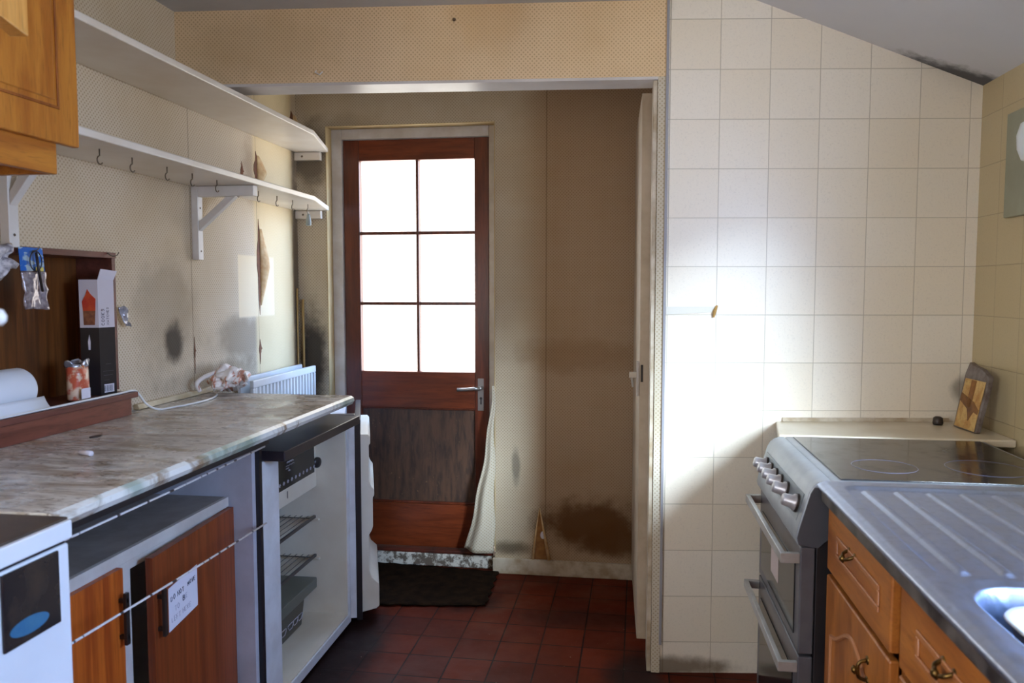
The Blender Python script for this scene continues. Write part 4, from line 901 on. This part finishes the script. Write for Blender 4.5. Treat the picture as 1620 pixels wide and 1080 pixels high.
def oven(z0, z1, nm, lb):
    o = build('oven_door', MB().box(0.412, 0.446, CY0 + 0.002, CY1 - 0.002, z0, z1), M_COOKGREY, t, bevel=0.004); o['label'] = lb
    build('door_glass', MB().box(0.4095, 0.412, CY0 + 0.05, CY1 - 0.05, z0 + 0.03, z1 - 0.055), M_DGLASS, o)
    zh = z1 - 0.028
    m = MB().box(0.368, 0.380, CY0 + 0.012, CY1 - 0.012, zh - 0.012, zh + 0.012)
    m.box(0.368, 0.412, CY0 + 0.004, CY0 + 0.018, zh - 0.012, zh + 0.012).box(0.368, 0.412, CY1 - 0.018, CY1 - 0.004, zh - 0.012, zh + 0.012)
    build('handle', m, M_HANDLE, o, bevel=0.0015)
    return o
od = oven(0.440, 0.697, 'upper', 'upper oven door')
build('sticker', MB().box(0.4085, 0.4095, 2.10, 2.20, 0.52, 0.62), plain('sticker_paper', (176, 160, 156), 0.6), od)
oven(0.075, 0.434, 'lower', 'lower oven door')

# ------------------------------------------------------------------ strip of worktop behind cooker, and items on it
m = MB().prism([(0.462, 2.418), (1.128, 2.418), (1.128, ty(1.128) - 0.001), (0.50, ty(0.50) - 0.001)], 'z', 0.838, 0.862)
tag(build('worktop_strip', m, plain('strip_laminate', (206, 196, 176), 0.3, c2=(190, 176, 150), scale=6), bevel=0.006), 'narrow pale worktop strip between cooker and tiled wall', 'worktop')
tag(build('tile_trim', MB().hexa([(0.52, ty(0.52) - 0.012, 0.8625), (1.06, ty(1.06) - 0.012, 0.8625), (1.06, ty(1.06) - 0.001, 0.8625), (0.52, ty(0.52) - 0.001, 0.8625), (0.52, ty(0.52) - 0.005, 0.874), (1.06, ty(1.06) - 0.005, 0.874), (1.06, ty(1.06) - 0.001, 0.874), (0.52, ty(0.52) - 0.001, 0.874)]), M_DIRTYWHITE), 'grubby sealing bead along the foot of the tiled wall', 'trim')
t = thing('decorated_block', 'small brown wooden plaque with an old paper design leaning in the corner', 'plaque', (1.07, 2.60, 0.863))
bp = [(0, 0.0), (0.135, -0.0), (0.142, 0.14), (0.136, 0.172), (0.09, 0.19), (0.036, 0.198), (0.012, 0.205), (0.0, 0.17)]
def BW(u, z, off=0.0):   # block lies in a leaning plane running across the corner
    a = Vector((1.040, 2.640, 0.8635)); b = Vector((1.050, 2.478, 0.8635)); d_ = (b - a) / 0.158; n_ = Vector((-1.0, -0.06, 0.0)).normalized()
    return a + d_ * u + Vector((0.18 * z, 0, z)) + n_ * off
def bpoly(pts, o0, o1):
    m = MB(); f = [m.bm.verts.new(BW(u, z, o0)) for u, z in pts]; g = [m.bm.verts.new(BW(u, z, o1)) for u, z in pts]
    m.bm.faces.new(f); m.bm.faces.new(g[::-1]); n_ = len(pts)
    for i in range(n_): m.bm.faces.new((f[i], f[(i + 1) % n_], g[(i + 1) % n_], g[i]))
    return m
build('board', bpoly(bp, -0.015, 0.0), plain('charred_wood', (74, 56, 44), 0.5, c2=(120, 112, 108), scale=20, amt=0.4), t, bevel=0.002)
build('paper_design', bpoly([(0.008, 0.004), (0.126, 0.004), (0.130, 0.155), (0.012, 0.155)], 0.0002, 0.0015), wood('aged_paper', (200, 166, 104), (168, 118, 54), (3, 3, 3), 6, 0.5), t)
m = bpoly([(0.052, 0.07), (0.080, 0.07), (0.080, 0.153), (0.052, 0.153)], 0.0016, 0.0024)
m2 = bpoly([(0.01, 0.085), (0.06, 0.065), (0.08, 0.03), (0.10, 0.060), (0.125, 0.055), (0.125, 0.07), (0.09, 0.09), (0.05, 0.10), (0.01, 0.11)], 0.0016, 0.0024)
build('brown_bands', m, plain('band_brown', (150, 98, 40), 0.5, c2=(110, 66, 26), scale=30), t); build('brown_bands', m2, plain('band_dark', (134, 88, 40), 0.5, c2=(90, 54, 24), scale=30), t)
tag(build('black_stopper', MB().lathe([(0.014, 0), (0.016, 0.006), (0.014, 0.022), (0.008, 0.026)], (1.000, 2.655, 0.8635), n=18), M_DMETAL, smooth=True), 'small dark round stopper on the strip beside the brown plaque', 'stopper')

# ------------------------------------------------------------------ sink unit
t = thing('sink_unit', 'oak-fronted base unit under the stainless steel sink', 'cupboard', (0.75, 1.2, 0))
UY0, UY1 = 0.35, 1.838
UX = 0.482
m = MB().box(UX, 1.125, UY1 - 0.018, UY1, 0.08, 0.812).box(UX, 1.125, UY0, UY0 + 0.018, 0.08, 0.812).box(UX + 0.02, 1.125, UY0, UY1, 0.08, 0.10).box(UX + 0.04, UX + 0.055, UY0, UY1, 0, 0.08).box(1.10, 1.125, UY0, UY1, 0.1, 0.812)
build('carcass', m, M_BASE, t)
build('face_frame', MB().box(UX, UX + 0.018, UY0 + 0.018, UY1 - 0.018, 0.797, 0.812).box(UX, UX + 0.018, 1.345, 1.395, 0.10, 0.795).box(UX, UX + 0.018, UY0 + 0.018, 0.40, 0.1, 0.795), M_BASE, t)
def pull(m, y, z, s=0.8):
    x = UX - 0.022
    m.lathe([(0.011 * s, 0), (0.010 * s, 0.003)], (x + 0.003, y, z + 0.02), (-1, 0, 0), 12).lathe([(0.011 * s, 0), (0.010 * s, 0.003)], (x + 0.003, y, z - 0.02), (-1, 0, 0), 12)
    m.tube(smoothpath([(x, y, z + 0.020), (x - 0.013, y, z + 0.014), (x - 0.016, y, z), (x - 0.013, y, z - 0.014), (x, y, z - 0.020)], 4), 0.0036, 8)
    m.lathe([(0.004, 0), (0.009, 0.004), (0.004, 0.009)], (x - 0.018, y, z), (-1, 0, 0), 12)
def pullh(m, y, z):
    x = UX - 0.022
    for s in (-1, 1): m.lathe([(0.008, 0), (0.007, 0.003)], (x + 0.003, y + s * 0.019, z), (-1, 0, 0), 12)
    m.tube(smoothpath([(x, y + 0.021, z), (x - 0.011, y + 0.017, z - 0.006), (x - 0.014, y, z - 0.012), (x - 0.011, y - 0.017, z - 0.006), (x, y - 0.021, z)], 4), 0.0037, 8)
    m.lathe([(0.004, 0), (0.010, 0.004), (0.004, 0.010)], (x - 0.012, y, z - 0.010), (-1, 0, 0), 12)
def front(nm, ya, yb, z0, z1, arch=False):
    x0, x1 = UX - 0.020, UX - 0.0005
    o = build(nm, MB().box(x0, x1, ya, yb, z0, z1), M_BASEH if nm == 'drawer' else M_BASE, t, bevel=0.005, seg=3)
    w_ = 0.058
    if not arch:
        build('raised_moulding', ring(MB(), x0 - 0.004, x0 + 0.001, ya + w_, yb - 0.08, z0 + 0.050, z1 - 0.046, 0.011), plain('moulding_wood', (158, 100, 58), 0.35, c2=(140, 84, 44), scale=12), o, bevel=0.003)
    else:
        pts = []
        n_ = 16; a0, a1 = ya + w_, yb - w_; zt = z1 - 0.12
        for k in range(n_ + 1):
            s = k / n_; pts.append((x0 - 0.001, a0 + (a1 - a0) * s, zt + 0.06 * (0.5 - 0.5 * math.cos(2 * math.pi * s))))
        pts += [(x0 - 0.001, a1, z0 + 0.07), (x0 - 0.001, a0, z0 + 0.07)]
        build('arched_moulding', MB().tube(pts, 0.005, 6, closed=True), plain('moulding_wood2', (166, 112, 74), 0.35), o)
    return o
for (ya, yb) in ((1.40, 1.826), (0.92, 1.355)):
    dw = front('drawer', ya, yb, 0.664, 0.811); m = MB(); pullh(m, ya + 0.235, 0.762); build('brass_handle', m, M_BRASS, dw, smooth=True)
    dw = front('door', ya, yb, 0.11, 0.652, True); m = MB(); pull(m, ya + 0.115, 0.578); build('brass_handle', m, M_BRASS, dw, smooth=True)
dw = front('drawer', 0.41, 0.86, 0.664, 0.811)
dw = front('door', 0.41, 0.86, 0.11, 0.652, True)
tag(build('worktop', MB().box(0.449, 0.475, 0.35, 1.842, 0.816, 0.848).box(0.475, 1.128, 1.80, 1.842, 0.815, 0.848).box(0.475, 1.128, 0.35, 0.40, 0.815, 0.848).box(1.03, 1.128, 0.4, 1.8, 0.815, 0.848), plain('dark_edge', (30, 27, 28), 0.35, c2=(84, 78, 74), scale=9, amt=0.2), bevel=0.002), 'dark-edged worktop under the steel sink', 'worktop')
# sink as one pressed sheet
SX0, SX1, SY0, SY1, SZ = 0.446, 1.02, 0.37, 1.840, 0.862
def ss(a, b, x): q = max(0, min(1, (x - a) / (b - a))); return q * q * (3 - 2 * q)
def rr(x, y, x0, x1, y0, y1, r):   # signed distance to a rounded rectangle
    qx = abs(x - (x0 + x1) / 2) - (x1 - x0) / 2 + r; qy = abs(y - (y0 + y1) / 2) - (y1 - y0) / 2 + r
    return math.hypot(max(qx, 0), max(qy, 0)) + min(max(qx, qy), 0) - r
def sink_z(x, y):
    z = SZ - 0.004 * (1 - ss(SX0, SX0 + 0.012, x))
    dd = rr(x, y, 0.485, 0.99, 1.252, 1.800, 0.03); z -= 0.007 * ss(0.006, -0.008, dd)
    if dd < -0.02:
        ph = ((x - 0.515) / 0.066) % 1.0
        rg = ss(0.0, 0.10, ph) * ss(0.34, 0.24, ph)
        z += 0.006 * rg * ss(1.262, 1.284, y) * ss(1.785, 1.765, y)
    b = rr(x, y, 0.495, 0.97, 0.70, 1.222, 0.075)
    z -= 0.004 * ss(0.030, 0.0, b); z -= 0.150 * ss(0.0, -0.030, b)
    return z
m = MB(); NX, NY = 180, 300
g = [[m.bm.verts.new((SX0 + (SX1 - SX0) * i / NX, SY0 + (SY1 - SY0) * j / NY, sink_z(SX0 + (SX1 - SX0) * i / NX, SY0 + (SY1 - SY0) * j / NY))) for j in range(NY + 1)] for i in range(NX + 1)]
for i in range(NX):
    for j in range(NY): m.bm.faces.new((g[i][j], g[i + 1][j], g[i + 1][j + 1], g[i][j + 1]))
# rolled front and end lips
def lip(vs_, off):
    a = vs_; b = [m.bm.verts.new(v.co + Vector(off)) for v in vs_]; c_ = [m.bm.verts.new(v.co + Vector((off[0] * 0.6, off[1] * 0.6, -0.013))) for v in vs_]
    for i in range(len(a) - 1):
        m.bm.faces.new((a[i], a[i + 1], b[i + 1], b[i])); m.bm.faces.new((b[i], b[i + 1], c_[i + 1], c_[i]))
lip(g[0], (-0.006, 0, -0.004)); lip([r_[NY] for r_ in g], (0, 0.003, -0.004))
so = tag(build('sink', m, M_STEEL, smooth=True), 'stainless steel sink with ridged drainer beside the cooker', 'sink')
# washing-up bowl
t = thing('washing_up_bowl', 'white plastic washing-up bowl standing in the sink', 'bowl', (0.75, 0.95, 0.715))
m = MB(); n_ = 48; rings = []
def rrp(x0, x1, y0, y1, r, k):
    a = 2 * math.pi * k / n_; cx_ = x1 - r if math.cos(a) > 0 else x0 + r; cy_ = y1 - r if math.sin(a) > 0 else y0 + r
    return (cx_ + r * math.cos(a), cy_ + r * math.sin(a))
for (e, z) in ((0.03, 0.716), (0.012, 0.78), (0.0, 0.838), (-0.006, 0.842), (-0.004, 0.846), (0.006, 0.842), (0.018, 0.78), (0.036, 0.722)):
    rings.append([m.bm.verts.new((*rrp(0.530 + e, 0.93 - e, 0.74 + e, 1.182 - e, 0.06, k), z)) for k in range(n_)])
for i in range(len(rings) - 1):
    for k in range(n_): m.bm.faces.new((rings[i][k], rings[i][(k + 1) % n_], rings[i + 1][(k + 1) % n_], rings[i + 1][k]))
m.bm.faces.new(rings[0][::-1]); m.bm.faces.new(rings[-1])
build('bowl', m, M_WPLASTIC, t, smooth=True)

# wall lamp on a board
t = thing('wall_lamp', 'white globe wall lamp on a green-grey board on the right wall', 'lamp', (1.11, 2.25, 1.51))
build('backboard', MB().box(1.112, 1.1295, 2.02, 2.528, 1.508, 1.812), M_LAMPBOARD, t, bevel=0.003)
build('lamp_shade', MB().lathe([(0.012, 0.0), (0.040, 0.012), (0.050, 0.04), (0.052, 0.075), (0.044, 0.105), (0.018, 0.12)], (1.055, 2.215, 1.622), (0, 0, 1), 28), M_SHADE, t, smooth=True)
m = MB().lathe([(0.016, 0.118), (0.020, 0.128), (0.018, 0.150), (0.008, 0.155)], (1.055, 2.215, 1.622), n=18)
m.tube([(1.055, 2.215, 1.765), (1.085, 2.215, 1.775), (1.112, 2.215, 1.765)], 0.006, 8)
M_OB = plain('old_brass', (128, 112, 80), 0.4, 0.6); build('lamp_bracket', m, M_OB, t, smooth=True)
m = MB().lathe([(0.006, -0.030), (0.016, -0.018), (0.022, 0.004), (0.018, 0.008)], (1.055, 2.215, 1.622), n=18).tube([(1.055, 2.215, 1.606), (1.09, 2.215, 1.598), (1.112, 2.215, 1.61)], 0.006, 8)
build('lamp_fitting', m, M_OB, t, smooth=True)

# door mat
def matf(u, v):
    x0 = -1.19 + 0.20 * v; x1 = -0.56 + 0.01 * v
    return (x0 + (x1 - x0) * u + 0.006 * math.sin(v * 31), 3.487 - 0.045 * u * (1 - v) - 0.48 * v + 0.055 * u * v + 0.005 * math.sin(u * 40), 0.006 + 0.002 * math.sin(u * 9) * math.sin(v * 7))
tag(build('door_mat', MB().sheet(matf, 30, 20, 0.005), M_MAT, smooth=True), 'dark worn doormat on the floor before the back door', 'mat')
tag(build('picture_hook', MB().tube([(-1.02, hy(-1.02) - 0.001, 2.02), (-1.02, hy(-1.02) - 0.012, 2.012), (-1.005, hy(-1.0) - 0.012, 2.004), (-0.995, hy(-1.0) - 0.010, 2.014)], 0.002, 6), M_WPLASTIC), 'small white hook in the papered beam above the opening', 'hook')
tag(build('nail', MB().lathe([(0.006, 0), (0.004, 0.006)], (-0.56, hy(-0.56) - 0.0005, 2.175), (0, -1, 0), 10), M_HOOK), 'dark nail head in the papered beam near the ceiling', 'nail')

for o in bpy.data.objects:
    if '_o' in o: del o['_o']
